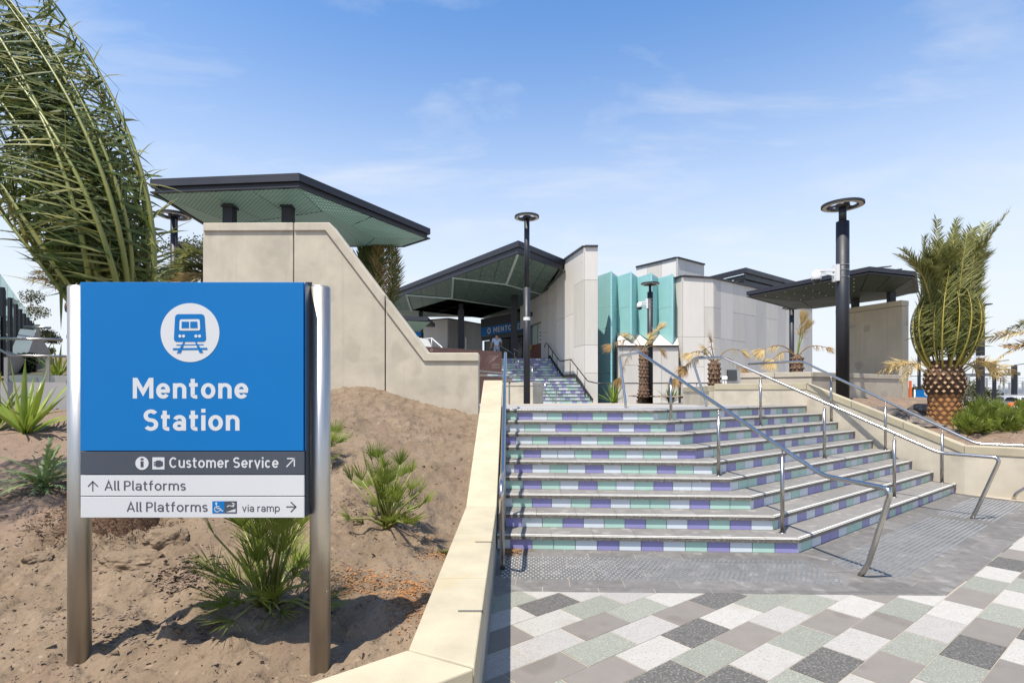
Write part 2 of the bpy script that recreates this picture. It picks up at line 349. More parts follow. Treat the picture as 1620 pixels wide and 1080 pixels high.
p = [q for q in p if (q[0]-WP[0])*(-WD[1])+(q[1]-WP[1])*WD[0] > .25]
studs(p, .0015, 'tactile_studs', plaza)
b = MB()
for i in range(13):                                   # fine steel strips joining the studs of the flank panels
    for a, c in ((6.04, 9.43), (9.71, 11.75)):
        P, Q = uv(a, 1.78+.05*i), uv(c, 1.78+.05*i)
        k = ((P[0]-WP[0])*(-WD[1])+(P[1]-WP[1])*WD[0])
        b.bar((P[0], P[1], .001), (Q[0], Q[1], .001), .007, .004, mat('stud_steel', (.44, .44, .42), .42, .85, var=.1))
o = b.build('tactile_strips', plaza)

# ---------------- lower steps ----------------
rows = ["WPGGWPWPWGPWGP", "PWGPWGPGWPGPW", "WGPWGPWGGWPGG", "GPGWPGWGPWWP", "WPWGWPWGGPGW", "GPWWGPGWGWP", "PWGPPWGPWGW", "WGWPGGPWPG", "GPWGPPGPWG"]
flank = ["WGWPPWGGPWWPGPGGWPGPWWGGPPG", "GPWPWPGWPGWPWWGPGPGGWPG", "WPWGWGWPPGPGPWWGPGWPGPG", "WGGPWGPGGWPGWPPGWGPWGG", "GWPGWPGGPWWPGPWGWPGGPW", "PWGGPGWPGGPWPGWWPGPGWG", "GGPPGPGWGPWPGPWGWPGWPW", "PWPGGWGPPGWPGPWGPWGPGG", "WGGPWGPGWPWGGPWPWGPGWG"]
TM = {'W': TW, 'G': TG, 'P': TP}
steps = thing('entrance_steps', (1.5, 6, 0), 'wide lower steps with violet, mint and white tiled risers and grey granite treads', 'steps')
WN = (WD[1], -WD[0]); WN = WN if WN[0] < 0 else (-WN[0], -WN[1])     # points from the wall to the steps
def wall_t(c, d): return (Vector(isect(tuple(c), tuple(d), WP, WD))-Vector(c)).dot(Vector(d))
tiles = []
for k in range(9):
    c = C0+HIP*k; z = k*RISE
    # concrete body of this step
    Lw = (c.x-XL)/D1.x; e = wall_t(c, D2)
    f0 = c+N1*.012 ; cc = Vector(isect(tuple(c+N1*.012), tuple(D1), tuple(c+N2*.012), tuple(D2)))
    poly = [cc-D1*(Lw+.0), cc, cc+D2*(e), cc+D2*e+Vector(WD)*6, Vector((XL, 16))]
    b = MB(); b.prism([(q.x, q.y, max(z-.02, -.05)) for q in poly], (0, 0, RISE-.03 if k else RISE), GROUT); b.build('step_body', steps)
    # tiles of the front face
    w = .243; seq = rows[k]; n = int(Lw/w)+1
    for i in range(n):
        a = c-D1*(w*(i+1)); t1 = c-D1*(w*i)
        if a.x < XL+.01: a = c-D1*(Lw-.005)
        if (t1-a).dot(D1) < .02: continue
        col = seq[-1-i] if i < len(seq) else random.choice('WGP')
        gg = .0035; a = a+D1*gg; t1 = t1-D1*(gg if i else 0)
        tiles.append((c.y-k*.01, k, a, t1, N1, z, col))
    off = [.10, .13, .09, .2, .12, .21, .09, .22, .14][k]; s = 0; i = 0
    while s < e-.02:
        s1 = min(e-.004, s+(off if i == 0 else w)); a = c+D2*(s+.0035); t1 = c+D2*(s1-.0035)
        if s1-s > .02: tiles.append((1e-3+(a.y+t1.y)/2, k, a, t1, N2, z, flank[k][i % len(flank[k])]))
        s = s1; i += 1
tiles.sort(key=lambda t: (t[0]**1.0)*(1.6 if t[4] is N2 else 1))
extra = MB()
for j, (dd, k, a, t1, nn, z, col) in enumerate(tiles):
    b = MB() if j < 298 else extra
    z0 = z+.002; z1 = z+RISE-.052; q = [a, t1, t1+nn*.011, a+nn*.011]
    b.prism([(p_.x, p_.y, z0) for p_ in q], (0, 0, z1-z0), TM[col])
    if j < 298: b.build('riser_tile', steps)
if extra.v: o = extra.build('riser_tiles', steps); o['kind'] = 'stuff'
def tread(poly, z, nose_dirs):
    """slab with rough front face, pale arris with caught sunlight in its colour"""
    b = MB(); n = len(poly); T = .05; ch = .011
    b.prism([(p.x, p.y, z-T) for p in poly], (0, 0, T-.0), TREAD, TREAD)
    for (p, q, nn) in nose_dirs:
        d = (q-p).normalized()
        e = MB(); b.prism([(p.x-nn.x*.004, p.y-nn.y*.004, z-T-.001), (q.x-nn.x*.004, q.y-nn.y*.004, z-T-.001), (q.x-nn.x*.004, q.y-nn.y*.004, z-ch), (p.x-nn.x*.004, p.y-nn.y*.004, z-ch)], (nn.x*.02, nn.y*.02, 0), NOSE)
        pr = [(-.004, z-ch), (.006, z+.0012), (.030, z+.0012), (.03, z-ch)]
        b.prism([(p.x+nn.x*u_, p.y+nn.y*u_, w_) for u_, w_ in pr], (q.x-p.x, q.y-p.y, 0), EDGE)
    b.build('tread_slab', steps)
for k in range(9):
    c = C0+HIP*k; z = (k+1)*RISE; ov = .022
    nose = Vector(isect(tuple(c-N1*ov), tuple(D1), tuple(c-N2*ov), tuple(D2)))
    back = nose+HIP*1.0+HIP*.05 if k < 8 else nose+HIP*1.6
    dep = (TRD+.018) if k < 8 else .6
    back = Vector(isect(tuple(nose+N1*dep), tuple(D1), tuple(nose+N2*dep), tuple(D2)))
    s = 0; i = 0; Lw = (nose.x-XL)/D1.x; gap = .0016
    while s < Lw:
        w = .47 if i else .36+.1*((k*37) % 5)/5; s1 = min(Lw, s+w)
        a = nose-D1*(s+(gap if i else 0)); b_ = nose-D1*(s1-gap)
        pb = a+N1*dep if i else back
        tread([b_, a, pb, b_+N1*dep], z, [(b_, a, N1)]); s = s1; i += 1
    s = 0; i = 0; Lw = wall_t(nose, D2)-.004
    while s < Lw:
        w = .47 if i else .40; s1 = min(Lw, s+w)
        a = nose+D2*(s+(gap if i else 0)); b_ = nose+D2*(s1-gap)
        pa = a+N2*dep if i else back
        tread([a, b_, b_+N2*dep, pa], z, [(a, b_, N2)]); s = s1; i += 1
# ---------------- upper deck ----------------
def deck(Y): return 9*RISE-max(0, Y-11)*.0141
cz = C0+HIP*8; nb = Vector(isect(tuple(cz+N1*.57), tuple(D1), tuple(cz+N2*.57), tuple(D2)))
b = MB(); e = wall_t(nb, D2); P1 = nb+D2*e
wl = [(XL, nb.y+(nb.x-XL)*.0518), (nb.x, nb.y), (P1.x, P1.y)]
zt = 9*RISE-.002
b.add([(x, y, zt) for x, y in wl]+[(6.5, 12.0, zt), (4.9, 12.95, deck(12.95)), (5.3, 16.4, deck(16.4)), (5.6, 20, deck(20)), (12, 22, deck(22)), (12, 29, deck(29)), (-6, 29, deck(29)), (-6, 11, zt), (XL, 11, zt)], [(0, 1, 2, 3, 4, 5, 6, 7, 8, 9, 10, 11)], mat('deck_paving', (.33, .32, .305), .75, var=.12, scale=2, spot=[((.42, .41, .38), 1.2, .55, .5)]))
deckp = struct(b, 'upper_paving')
pts = []
for i in range(5):
    for k in range(50): q = cz+D1*(-k*.05+.1)+N1*(.12+.05*i); pts.append((q.x, q.y))
    for k in range(70): q = cz+D2*(k*.05)+N2*(.12+.05*i); pts.append((q.x, q.y))
pts = [q for q in pts if q[0] > XL+.05 and (q[0]-WP[0])*(-WD[1])+(q[1]-WP[1])*WD[0] > .1]
studs(pts, 9*RISE+.0005, 'tactile_studs', steps)

# ---------------- handrails of the lower steps ----------------
def rail(name, path, posts, label, foot=(), group='stainless handrails of the lower steps', rr=.0245, seg=.09):
    t = thing(name, Vector(path[0]), label, 'handrail', group)
    b = MB(); b.tube(smooth_path(path, seg, 6), rr, STEELP, 14); b.build('rail', t)
    for (x, y, z0, z1) in posts:
        b = MB(); b.tube([(x, y, z0), (x, y, z1-.10)], .0225, STEEL, 14)
        b.tube([(x, y, z1-.10), (x, y, z1-.055)], .008, STEEL, 8); b.tube([(x, y, z1-.06), (x, y, z1-.02)], [.006, .012], STEEL, 8)
        b.lathe((x, y, z0), [(.0, .004), (.042, .004), (.042, .0)], STEEL, 16); b.build('post', t)
    return t
r1 = lambda Y: 3.35-.2786*(Y-5.226)
rail('handrail', [(3.354, 5.226, 0), (3.354+.025, 5.15, .12), (3.43, 4.90, .885), (r1(5.64), 5.64, .90), (r1(9.35), 9.35, 2.455), (2.035, 10.27, 2.46), (2.08, 9.95, 9*RISE+.12), (2.08, 9.92, 9*RISE)],
     [(3.085, 6.19, RISE, .90+(6.19-5.64)*.4178), (2.745, 7.207, 4*RISE, 1.545), (2.49, 8.5, 7*RISE, 2.09)], 'long polished handrail running down the corner of the steps, nearest to the viewer')
r2 = lambda Y: 6.44-.8*(Y-7.6)
def yof(px): return 12.52/((px-810)/F+.8)
ya, yb, yc, yd, ye = 7.60, yof(1485), yof(1411), yof(1304), yof(1213)
zA = EYE-(716-HOR)*yb/F; zE = 2.455; yt = 10.55
rail('handrail', [(6.44, 7.6, 0), (6.47, 7.56, .12), (r2(7.36), 7.36, zA-.01), (r2(yb), yb, zA), (r2(yt), yt, zE), (3.70, 11.15, 2.46), (3.88, 10.88, 9*RISE+.12), (3.89, 10.86, 9*RISE)],
     [(r2(8.32), 8.32, RISE, zA+(8.32-yb)*(zE-zA)/(yt-yb)), (r2(9.1), 9.1, 4*RISE, zA+(9.1-yb)*(zE-zA)/(yt-yb)), (r2(9.95), 9.95, 7*RISE, zA+(9.95-yb)*(zE-zA)/(yt-yb))],
     'polished handrail standing alone in the middle of the angled flight of steps')
# rail beside the right planter wall
o3 = Vector(WN)*.13
def w3(s, z): return Vector((WP[0]+WD[0]*s+o3.x, WP[1]+WD[1]*s+o3.y, z))
rail('handrail', [(8.32, 9.0, 0), (8.34, 8.98, .1), (8.95, 8.32, .93), (8.85, 7.86, .93), (7.58, 8.86, .93), w3(2.75, 2.46), w3(4.1, 2.46)],
     [(*w3(.12, 0).xy, RISE, 1.14), (*w3(1.05, 0).xy, 4*RISE, 1.60), (*w3(2.1, 0).xy, 7*RISE, 2.12)],
     'polished handrail fixed beside the sloping cream planter wall on the right of the steps')
# rail beside the left parapet, seen end on
xr = -.095
rail('handrail', [(xr, 5.42, 0), (xr, 5.42, .1), (xr-.005, 5.05, .80), (xr-.005, 5.14, .905), (xr, 5.5, .93), (xr-.02, 9.4, 2.455), (xr-.03, 10.3, 2.46)],
     [(xr, 6.25, RISE, 1.22), (xr-.01, 7.4, 4*RISE, 1.66), (xr-.02, 8.75, 8*RISE, 2.20)],
     'polished handrail against the cream parapet on the left of the steps, seen end on')
# dry leaves blown into the corner
b = MB(); rl = random.Random(3)
LEAFB = mat('dry_leaf_litter', (.30, .16, .06), .9, var=.3, scale=30)
for i in range(260):
    x = XL+.07+abs(rl.gauss(0, .12)); y = 6.1-abs(rl.gauss(0, .13))-.02; z = .006+rl.random()*.02
    a = rl.random()*6.3; d = Vector((math.cos(a), math.sin(a), rl.uniform(-.4, .4)))*rl.uniform(.008, .028); e = Vector((-d.y, d.x, rl.uniform(-.01, .01)))*.35
    P = Vector((x, y, z)); b.add([P-d, P+e, P+d, P-e], [(0, 1, 2, 3)], LEAFB)
o = b.build('leaf_litter'); tag(o, 'small heap of brown leaf litter at the left foot of the steps', 'leaf litter', kind='stuff')

# ---------------- left parapet ----------------
par = thing('parapet_wall', (-.3, 5, 0), 'low cream concrete parapet with sloping coping between garden bed and steps', 'wall')
def ptop(Y): return .6 if Y < 5.53 else .6+.395*(Y-5.53)
XR, XI = XL, -.468
nd = Vector((-math.cos(R(39.5)), -math.sin(R(39.5)))); nn_ = Vector((-nd.y, nd.x))       # near leg of the wall, running to the lower left
inner = Vector((XI, 2.45)); outer = Vector((XR, 2.29))
js = [None, 3.40, 4.49, 5.53, 6.47, 7.77, 9.0]
def block(P, name, parent, T=.13, m=CAPM, bev=.008):
    """coping block from top corners"""
    b = MB(); n = len(P); b.add([(x, y, z-T) for x, y, z in P]+list(P), [tuple(range(n-1, -1, -1)), tuple(range(n, 2*n))]+[(i, (i+1) % n, n+(i+1) % n, n+i) for i in range(n)], m)
    return b.build(name, parent, bevel=bev)
for i in range(6):
    y0, y1 = js[i], js[i+1]; g_ = .003
    if i == 0: P = [(outer.x+.012, outer.y, .6), (XR+.012, y1-g_, .6), (XI, y1-g_, .6), (inner.x, inner.y, .6)]
    else: P = [(XR+.012, y0+g_, ptop(y0)), (XR+.012, y1-g_, ptop(y1)), (XI, y1-g_, ptop(y1)), (XI, y0+g_, ptop(y0))]
    block(P, 'coping_block', par)
fd = outer+nd*3.2; fi = inner+nd*3.2
mo = (outer+inner)/2
g_ = .004
block([(inner.x+nd.x*g_, inner.y+nd.y*g_-.003, .6), (fi.x, fi.y, .6), (fd.x, fd.y, .6), (outer.x+.012+nd.x*g_, outer.y+nd.y*g_-.01, .6)], 'coping_block', par)
b = MB()
b.prism([(XR-.012, 2.33, -.05), (XR-.012, 9.0, -.05), (XR-.012, 9.0, ptop(9)-.128), (XR-.012, 5.53, .472), (XR-.012, 2.33, .472)], (XI-XR+.03, 0, 0), CONC)
a_, c_ = inner+nd*.01, outer+nd*.05
b.prism([(c_.x, c_.y+.02, -.05), (fd.x, fd.y+.012, -.05), (fi.x, fi.y-.012, -.05), (a_.x, a_.y-.01, -.05)], (0, 0, .522), CONC)
b.build('wall_body', par)
for Y in (4.205, 2.87):                                # small stainless studs let into the coping
    b = MB(); b.box((XR-.115, Y-.006, .6), (XR+.016, Y+.006, .606), STEEL); b.box((XR+.012, Y-.006, .585), (XR+.018, Y+.006, .606), STEEL); b.build('skate_stop', par)

# ---------------- right planter wall ----------------
pw = thing('planter_wall', (7.9, 9.4, 0), 'cream planter wall sloping up along the right end of the steps', 'wall')
wn = -Vector(WN)                                        # into the planter
A_ = Vector(isect((7.88, 9.49), (1, 0), WP, WD)); A_ = Vector(WP)+Vector(WD)*(-.15)
FAR = A_+Vector((.565, -.45))*4.5                       # far low leg running to the right
fdn = Vector((.782, -.623)); FAR = A_+fdn*4.0
B_ = Vector(WP)+Vector(WD)*2.72                         # top of the slope
Cc = Vector((4.74, 12.72))
def inset(p, d): return p+d*.30
n_far = Vector((.623, .782)); n_l = (B_-Cc).normalized(); n_l = Vector((-n_l.y, n_l.x)); n_l = n_l if n_l.y > 0 else -n_l
iA = Vector(isect(tuple(A_+wn*.3), tuple(WD), tuple(A_+n_far*.3), tuple(fdn)))
iB = Vector(isect(tuple(B_+wn*.3), tuple(WD), tuple(B_+n_l*.3), tuple((B_-Cc))))
zL, zH = .835, 1.975
def seg(p0, p1, q0, q1, z0, z1, nm=2, T=.14):
    """coping blocks and body between outer p0-p1 and inner q0-q1"""
    for i in range(nm):
        t0 = i/nm; t1 = (i+1)/nm; g_ = .0025/(p1-p0).length
        a, b_ = p0.lerp(p1, t0+g_), p0.lerp(p1, t1-g_); c, d = q0.lerp(q1, t1-g_), q0.lerp(q1, t0+g_)
        za, zb = z0+(z1-z0)*t0, z0+(z1-z0)*t1
        block([(a.x, a.y, za), (b_.x, b_.y, zb), (c.x, c.y, zb), (d.x, d.y, za)], 'coping_block', pw, T)
    b = MB(); o1 = (q0-p0)*.05; o2 = (q1-p1)*.05
    P = [p0+o1, p1+o2, q1-o2, q0-o1]; zz_ = [z0-T+.002, z1-T+.002, z1-T+.002, z0-T+.002]
    n = 4; b.add([(p.x, p.y, -.05) for p in P]+[(p.x, p.y, z) for p, z in zip(P, zz_)], [(3, 2, 1, 0), (4, 5, 6, 7)]+[(i, (i+1) % n, n+(i+1) % n, n+i) for i in range(n)], CONC)
    b.build('wall_body', pw)
seg(FAR, A_, FAR+n_far*.3, iA, zL, zL, 2)
seg(A_, B_, iA, iB, zL, zH, 3)
seg(B_, Cc, iB, Cc+n_l*.3+(Cc-B_).normalized()*0, zH, zH, 2)
C2 = Vector((5.13, 16.3))
seg(Cc+Vector((-.02, .31)), C2, Cc+Vector((.30, .31)), C2+Vector((.32, 0)), zH-.04, zH-.04, 3)
# ---------------- station name sign ----------------
YP = 2.56
sg = thing('station_sign', (-1.5, 2.6, .4), 'large blue station sign with direction strips on two stainless posts in the garden bed', 'sign')
def sp(px, py, d=0): return at(px, py, YP)+Vector((0, -d, 0))
for cx in (126, 506.5):
    X = (cx-810)*2.66/F
    b = MB(); b.tube([(X, 2.66, .25), (X, 2.66, 2.27)], .0485, POSTS, 40); b.tube([(X, 2.66, 2.27), (X, 2.66, 2.276)], [.0485, .045], POSTS, 40); b.build('post', sg)
def plate(x0, y0, x1, y1, m, name, d=0, t=.006, par=None, bev=0):
    P = [sp(x0, y0, d), sp(x1, y0, d), sp(x1, y1, d), sp(x0, y1, d)]
    b = MB(); b.prism(P, (0, -t, 0), m); return b.build(name, par or sg, bevel=bev)
plate(131, 448, 483, 817.5, SIGND, 'casing', -.062, .05)
plate(130, 447, 481.5, 712.5, SIGNB, 'name_panel', 0, .012, bev=.002)
plate(130.6, 714, 482.5, 749.5, SIGND, 'service_strip', 0, .012, bev=.0015)
plate(130.6, 750.8, 482.5, 783.3, SIGNW, 'direction_strip', 0, .012, bev=.0015)
plate(130.6, 784.6, 482.5, 817.5, SIGNW, 'direction_strip', 0, .012, bev=.0015)
b = MB(); b.prism([at(482.2, 447, YP-.006), at(484.5, 447, YP+.02), at(484.5, 712, YP+.02), at(482.2, 712, YP-.006)], (0, .02, 0), SIGNB); b.build('side_trim', sg)
b = MB(); b.bar(at(484, 452, 2.63), at(494, 452, 2.64), .03, .03, DARKM); b.bar(at(484, 806, 2.63), at(494, 806, 2.64), .03, .03, DARKM); b.bar(at(486.5, 449, 2.645), at(486.5, 812, 2.645), .016, .03, DARKM, (0, 1, 0)); b.build('side_channel', sg)
TZ = .0125
def poly(pts, m, name='emblem', d=TZ, t=.0007, parent=None):
    b = MB(); b.prism([sp(x, y, d) for x, y in pts], (0, -t, 0), m); return b.build(name, parent or sg)
def arc(cx, cy, rx, ry, a0, a1, n=None):
    n = n or max(4, int(abs(a1-a0)/11)); return [(cx+rx*math.cos(R(a0+(a1-a0)*i/n)), cy+ry*math.sin(R(a0+(a1-a0)*i/n))) for i in range(n+1)]
def glyph(c, t):
    """(advance, stroke centre lines) of a plain grotesque letter, capital height 1, stroke width t"""
    h = t/2; X = .735; w = .56; k = h*.9
    if c == ' ': return .27, []
    if c == 'o': w = .60; return w, [arc(w/2, X/2, w/2-h, X/2-k, 0, 360, 32)]
    if c == 'e': w = .58; return w, [arc(w/2, X/2, w/2-h, X/2-k, 0, 322, 28), [(h*1.2, X/2-h*.1), (w-h*.2, X/2-h*.1)]]
    if c == 'c': w = .54; return w, [arc(w/2+.01, X/2, w/2-h, X/2-k, 42, 318, 22)]
    if c == 'n': r = w/2-h; return w, [[(h, 0), (h, X)], [(h, X-k-r*1.05)]+arc(w/2, X-k-r*1.05, r, r*1.05, 180, 0)[1:]+[(w-h, 0)]]
    if c == 'm': w = .88; r = (w-2*h)/4; return w, [[(h, 0), (h, X)], arc(h+r, X-k-r*1.15, r, r*1.15, 180, 0)+[(h+2*r, 0)], arc(h+3*r, X-k-r*1.15, r, r*1.15, 180, 0)+[(w-h, 0)]]
    if c == 'u': r = w/2-h; return w, [[(w-h, 0), (w-h, X)], [(h, X), (h, k+r*1.05)]+arc(w/2, k+r*1.05, r, r*1.05, 180, 360)[1:]]
    if c == 'r': return .36, [[(h, 0), (h, X)], arc(.36, X-k-.24, .36-h, .24, 178, 92)]
    if c == 'p': w = .60; return w, [[(h, -.26), (h, X)], arc(w/2, X/2, w/2-h, X/2-k, 0, 360, 28)]
    if c == 'a': w = .54; return w, [arc(w/2-.01, X-k-.19, w/2-h, .19, 160, 0)+[(w-h-.01, 0)], arc(w/2-.02, .225, w/2-h-.01, .225-k, 0, 360, 24)]
    if c == 't': return .38, [[(.15, .95), (.15, .17)]+arc(.15+.15, .17, .15, .17-k, 180, 285), [(0, X-k), (.36, X-k)]]
    if c == 'f': return .36, [[(.14, 0), (.14, .86)]+arc(.14+.15, .86, .15, .17-k, 180, 80), [(0, X-k), (.35, X-k)]]
    if c == 'i': return t, [[(h, 0), (h, X)], [(h, X+.12), (h, X+.12+t*1.05)]]
    if c == 'l': return t*1.35, [[(h, 1.03), (h, .10), (h+.03, k), (t*1.5, k)]]
    if c == 'v': w = .56; return w, [[(h*.8, X), (w/2, h*.4), (w-h*.8, X)]]
    if c in 'Ss':
        H = 1 if c == 'S' else X; w = .60 if c == 'S' else .47; ry = (H-2*k)/4; rx = w/2-h
        return w, [arc(w/2, H-k-ry, rx, ry, 30, 270)[:-1]+arc(w/2, k+ry, rx, ry, 90, -150)]
    if c == 'C': w = .72; return w, [arc(w/2, .5, w/2-h, .5-k, 42, 318, 24)]
    if c == 'O': w = .78; return w, [arc(w/2, .5, w/2-h, .5-k, 0, 360, 32)]
    if c == 'M': w = .86; return w, [[(h, 0), (h, 1)], [(h+h*.3, 1-h*.5), (w/2, .30), (w-h-h*.3, 1-h*.5)], [(w-h, 1), (w-h, 0)]]
    if c == 'N': w = .70; return w, [[(h, 0), (h, 1)], [(h, 1-h*.5), (w-h, h*.5)], [(w-h, 1), (w-h, 0)]]
    if c == 'E': w = .52; return w, [[(h, 0), (h, 1)], [(h, 1-k), (w, 1-k)], [(h, .51), (w*.92, .51)], [(h, k), (w, k)]]
    if c == 'T': w = .60; return w, [[(w/2, 0), (w/2, 1-k)], [(0, 1-k), (w, 1-k)]]
    if c == 'I': return t, [[(h, 0), (h, 1)]]
    if c == 'A': w = .70; return w, [[(h*.8, 0), (w/2, 1-h*.5), (w-h*.8, 0)], [(w*.2, .30), (w*.8, .30)]]
    if c == 'P': w = .58; return w, [[(h, 0), (h, 1)], [(h, 1-k), (w*.55, 1-k)]+arc(w*.55, .70, w*.45-h, .30-k, 90, -90)[1:]+[(h, .40+k)]]
    return .5, []
def text(s_, x0, x1, y0, y1, m, name='lettering', off=.16, Y=None, parent=None, dd=TZ, mapf=None, gap=.115):
    """lettering drawn as strokes, fitted between x0..x1; capital top y0, baseline y1; off = stroke width"""
    mapf = mapf or (lambda x, y: sp(x, y, dd)); x = 0; items = []; word = []
    for c in s_:
        adv, st = glyph(c, off)
        if c == ' ':
            x += adv+gap*.0; items.append(word); word = []
        else:
            word += [[(px_+x, py_) for px_, py_ in l] for l in st]; x += adv+gap
    items.append(word); tot = x-gap; kx = (x1-x0)/tot; ky = y1-y0; d = 0
    e = mapf(x0, y0); nrm = (mapf(x1, y0)-e).cross(mapf(x0, y1)-e).normalized()
    if nrm.y > 0: nrm = -nrm
    for word in items:
        b = MB()
        for l in word:
            n = len(l); closed = n > 3 and abs(l[0][0]-l[-1][0]) < 1e-6 and abs(l[0][1]-l[-1][1]) < 1e-6; L_, R_ = [], []
            for i in range(n):
                p = Vector(l[i]); a = Vector(l[i-1] if i else (l[-2] if closed else l[0])); c = Vector(l[i+1] if i < n-1 else (l[1] if closed else l[-1]))
                d1 = (p-a); d2 = (c-p); d1 = d1.normalized() if d1.length > 1e-9 else d2.normalized(); d2 = d2.normalized() if d2.length > 1e-9 else d1
                tt = (d1+d2).normalized(); nn = Vector((-tt.y, tt.x)); q = off/2/max(.35, nn.dot(Vector((-d1.y, d1.x)))); L_.append(p+nn*q); R_.append(p-nn*q)
            z = nrm*(.00012*(d % 5)*(1 if kx > 1.5 or kx < -1.5 else 25)); d += 1
            vs = [mapf(x0+q.x*kx, y1-q.y*ky)+z for q in L_+R_]; fs = [(i, i+1, n+i+1, n+i) for i in range(n-1)]
            if ((vs[1]-vs[0]).cross(vs[n]-vs[0])).dot(nrm) < 0: fs = [f[::-1] for f in fs]
            b.add(vs, fs, m)
        if b.v: o = b.build(name, parent or sg)
    return o
text('Mentone', 213, 395, 597.5, 630, SIGNW, off=.175)
text('Station', 230, 381, 647.5, 680.5, SIGNW, off=.175)
text('Customer Service', 270.5, 442.5, 722.5, 739, SIGNW, off=.15)
text('All Platforms', 168.5, 296.5, 759.5, 774.5, SIGNT, off=.125)
text('All Platforms', 203.5, 331, 793, 808, SIGNT, off=.125)
text('via ramp', 385, 444.5, 796.5, 808, SIGNT, off=.125)
def circ(cx, cy, r, n=48): return [(cx+r*math.cos(2*math.pi*i/n), cy+r*math.sin(2*math.pi*i/n)) for i in range(n)]
def rrect(pts, r, n=5):
    """rounded polygon"""
    out = []
    for i in range(len(pts)):
        a, b_, c = Vector(pts[i-1]), Vector(pts[i]), Vector(pts[(i+1) % len(pts)])
        p_ = b_+(a-b_).normalized()*r; q = b_+(c-b_).normalized()*r
        for k in range(n+1): t = k/n; out.append(tuple(p_.lerp(b_, t).lerp(b_.lerp(q, t), t)))
    return out
S2 = 190/1282
def z7(x, y): return (230+x*S2, 460+y*S2)
em = poly(circ(303.2, 526.5, 46.3, 72), SIGNW)
poly([z7(*p) for p in rrect([(338, 253), (648, 252), (668, 545), (322, 546)], 40)], SIGNB, 'emblem_train', TZ+.0012)
poly([z7(*p) for p in rrect([(388, 309), (600, 307), (606, 427), (382, 429)], 22)], SIGNW, 'emblem_window', TZ+.0024)
poly([z7(*p) for p in [(411, 333), (487, 333), (487, 401), (408, 401)]], SIGNB, 'emblem_window', TZ+.0036)
poly([z7(*p) for p in [(501, 333), (574, 332), (579, 400), (501, 401)]], SIGNB, 'emblem_window', TZ+.0036)
for x in (390, 428, 560, 598): poly([z7(*p) for p in circ(x, 486, 16, 20)], SIGNW, 'emblem_headlight', TZ+.0024)
poly([z7(*p) for p in rrect([(350, 575), (640, 571), (640, 580), (350, 584)], 4)], SIGNB, 'emblem_track', TZ+.0012)
poly([z7(*p) for p in rrect([(312, 614), (680, 609), (680, 630), (312, 634)], 9)], SIGNB, 'emblem_track', TZ+.0012)
poly([z7(*p) for p in [(428, 546), (442, 546), (397, 666), (354, 667)]], SIGNB, 'emblem_track', TZ+.0016)
poly([z7(*p) for p in [(548, 546), (562, 546), (637, 661), (596, 663)]], SIGNB, 'emblem_track', TZ+.0016)
# service icons
poly(circ(227.6, 731.8, 10.4, 36), SIGNW, 'icon'); text('i', 225.4, 230.2, 725, 738, SIGND, 'icon', off=.22, dd=TZ+.0012)
poly([(244, 722.5), (263, 722.5), (263, 741.5), (244, 741.5)], SIGNW, 'icon')
poly(rrect([(249.5, 727.5), (257.5, 727), (257.5, 737.5), (249.5, 737.5)], 1.5), SIGND, 'icon', TZ+.0012)
poly(rrect([(252.5, 729), (260.5, 728.5), (260.5, 736), (252.5, 736)], 1.5), SIGND, 'icon', TZ+.0016)
for yy in (730, 732.5, 735): poly([(246.2, yy-.6), (250, yy-.6), (250, yy+.6), (246.2, yy+.6)], SIGND, 'icon', TZ+.0012)
poly([(338.3, 791.5), (357.2, 791.5), (357.2, 810.5), (338.3, 810.5)], SIGNB, 'icon')
poly([(357.5, 791.5), (376.8, 791.5), (376.8, 810.5), (357.5, 810.5)], SIGND, 'icon')
def stroke(pts, w, m, closed=False, d=TZ+.0012):
    b = MB(); pts = [Vector(p) for p in pts]
    for a, c in zip(pts, pts[1:]):
        t_ = (c-a).normalized(); n_ = Vector((-t_.y, t_.x))*w/2; a2, c2 = a-t_*w*.25, c+t_*w*.25
        b.prism([sp(*q, d) for q in (a2-n_, c2-n_, c2+n_, a2+n_)], (0, -.0006, 0), m)
    return b.build('icon', sg)
stroke([(344.9, 797.6), (345.4, 802.8), (351, 802.8), (353.2, 807.2), (355.2, 806.4)], 1.5, SIGNW)
stroke([(345.3, 799.8), (349.5, 799.8)], 1.2, SIGNW)
stroke([(343.2, 800.8), (341.8, 803.5), (342.8, 806.8), (345.8, 808.3), (349, 807.2), (350.4, 804.8)], 1.3, SIGNW)
poly(circ(344.7, 795, 1.7, 14), SIGNW, 'icon', TZ+.0012)
poly([(360, 808.5), (375, 803.5), (375, 808.5)], SIGNW, 'icon', TZ+.0012)
stroke([(362, 800), (365, 798), (368, 799.5), (374, 796.5)], 1.5, SIGNW); stroke([(369.5, 794.2), (374.2, 796.3), (371, 800.5)], 1.4, SIGNW)
stroke([(455.3, 737.3), (467, 724.8)], 1.9, SIGNW, d=TZ); stroke([(456.5, 724.4), (467.4, 724.4), (467.4, 736.5)], 1.9, SIGNW, d=TZ)
stroke([(150, 775.5), (150, 760.8)], 1.6, SIGNT, d=TZ); stroke([(142.8, 768), (150, 760.4), (157.6, 768)], 1.6, SIGNT, d=TZ)
stroke([(455, 800.3), (469.5, 800.3)], 1.7, SIGNT, d=TZ); stroke([(462, 793), (469.8, 800.3), (462, 808)], 1.7, SIGNT, d=TZ)

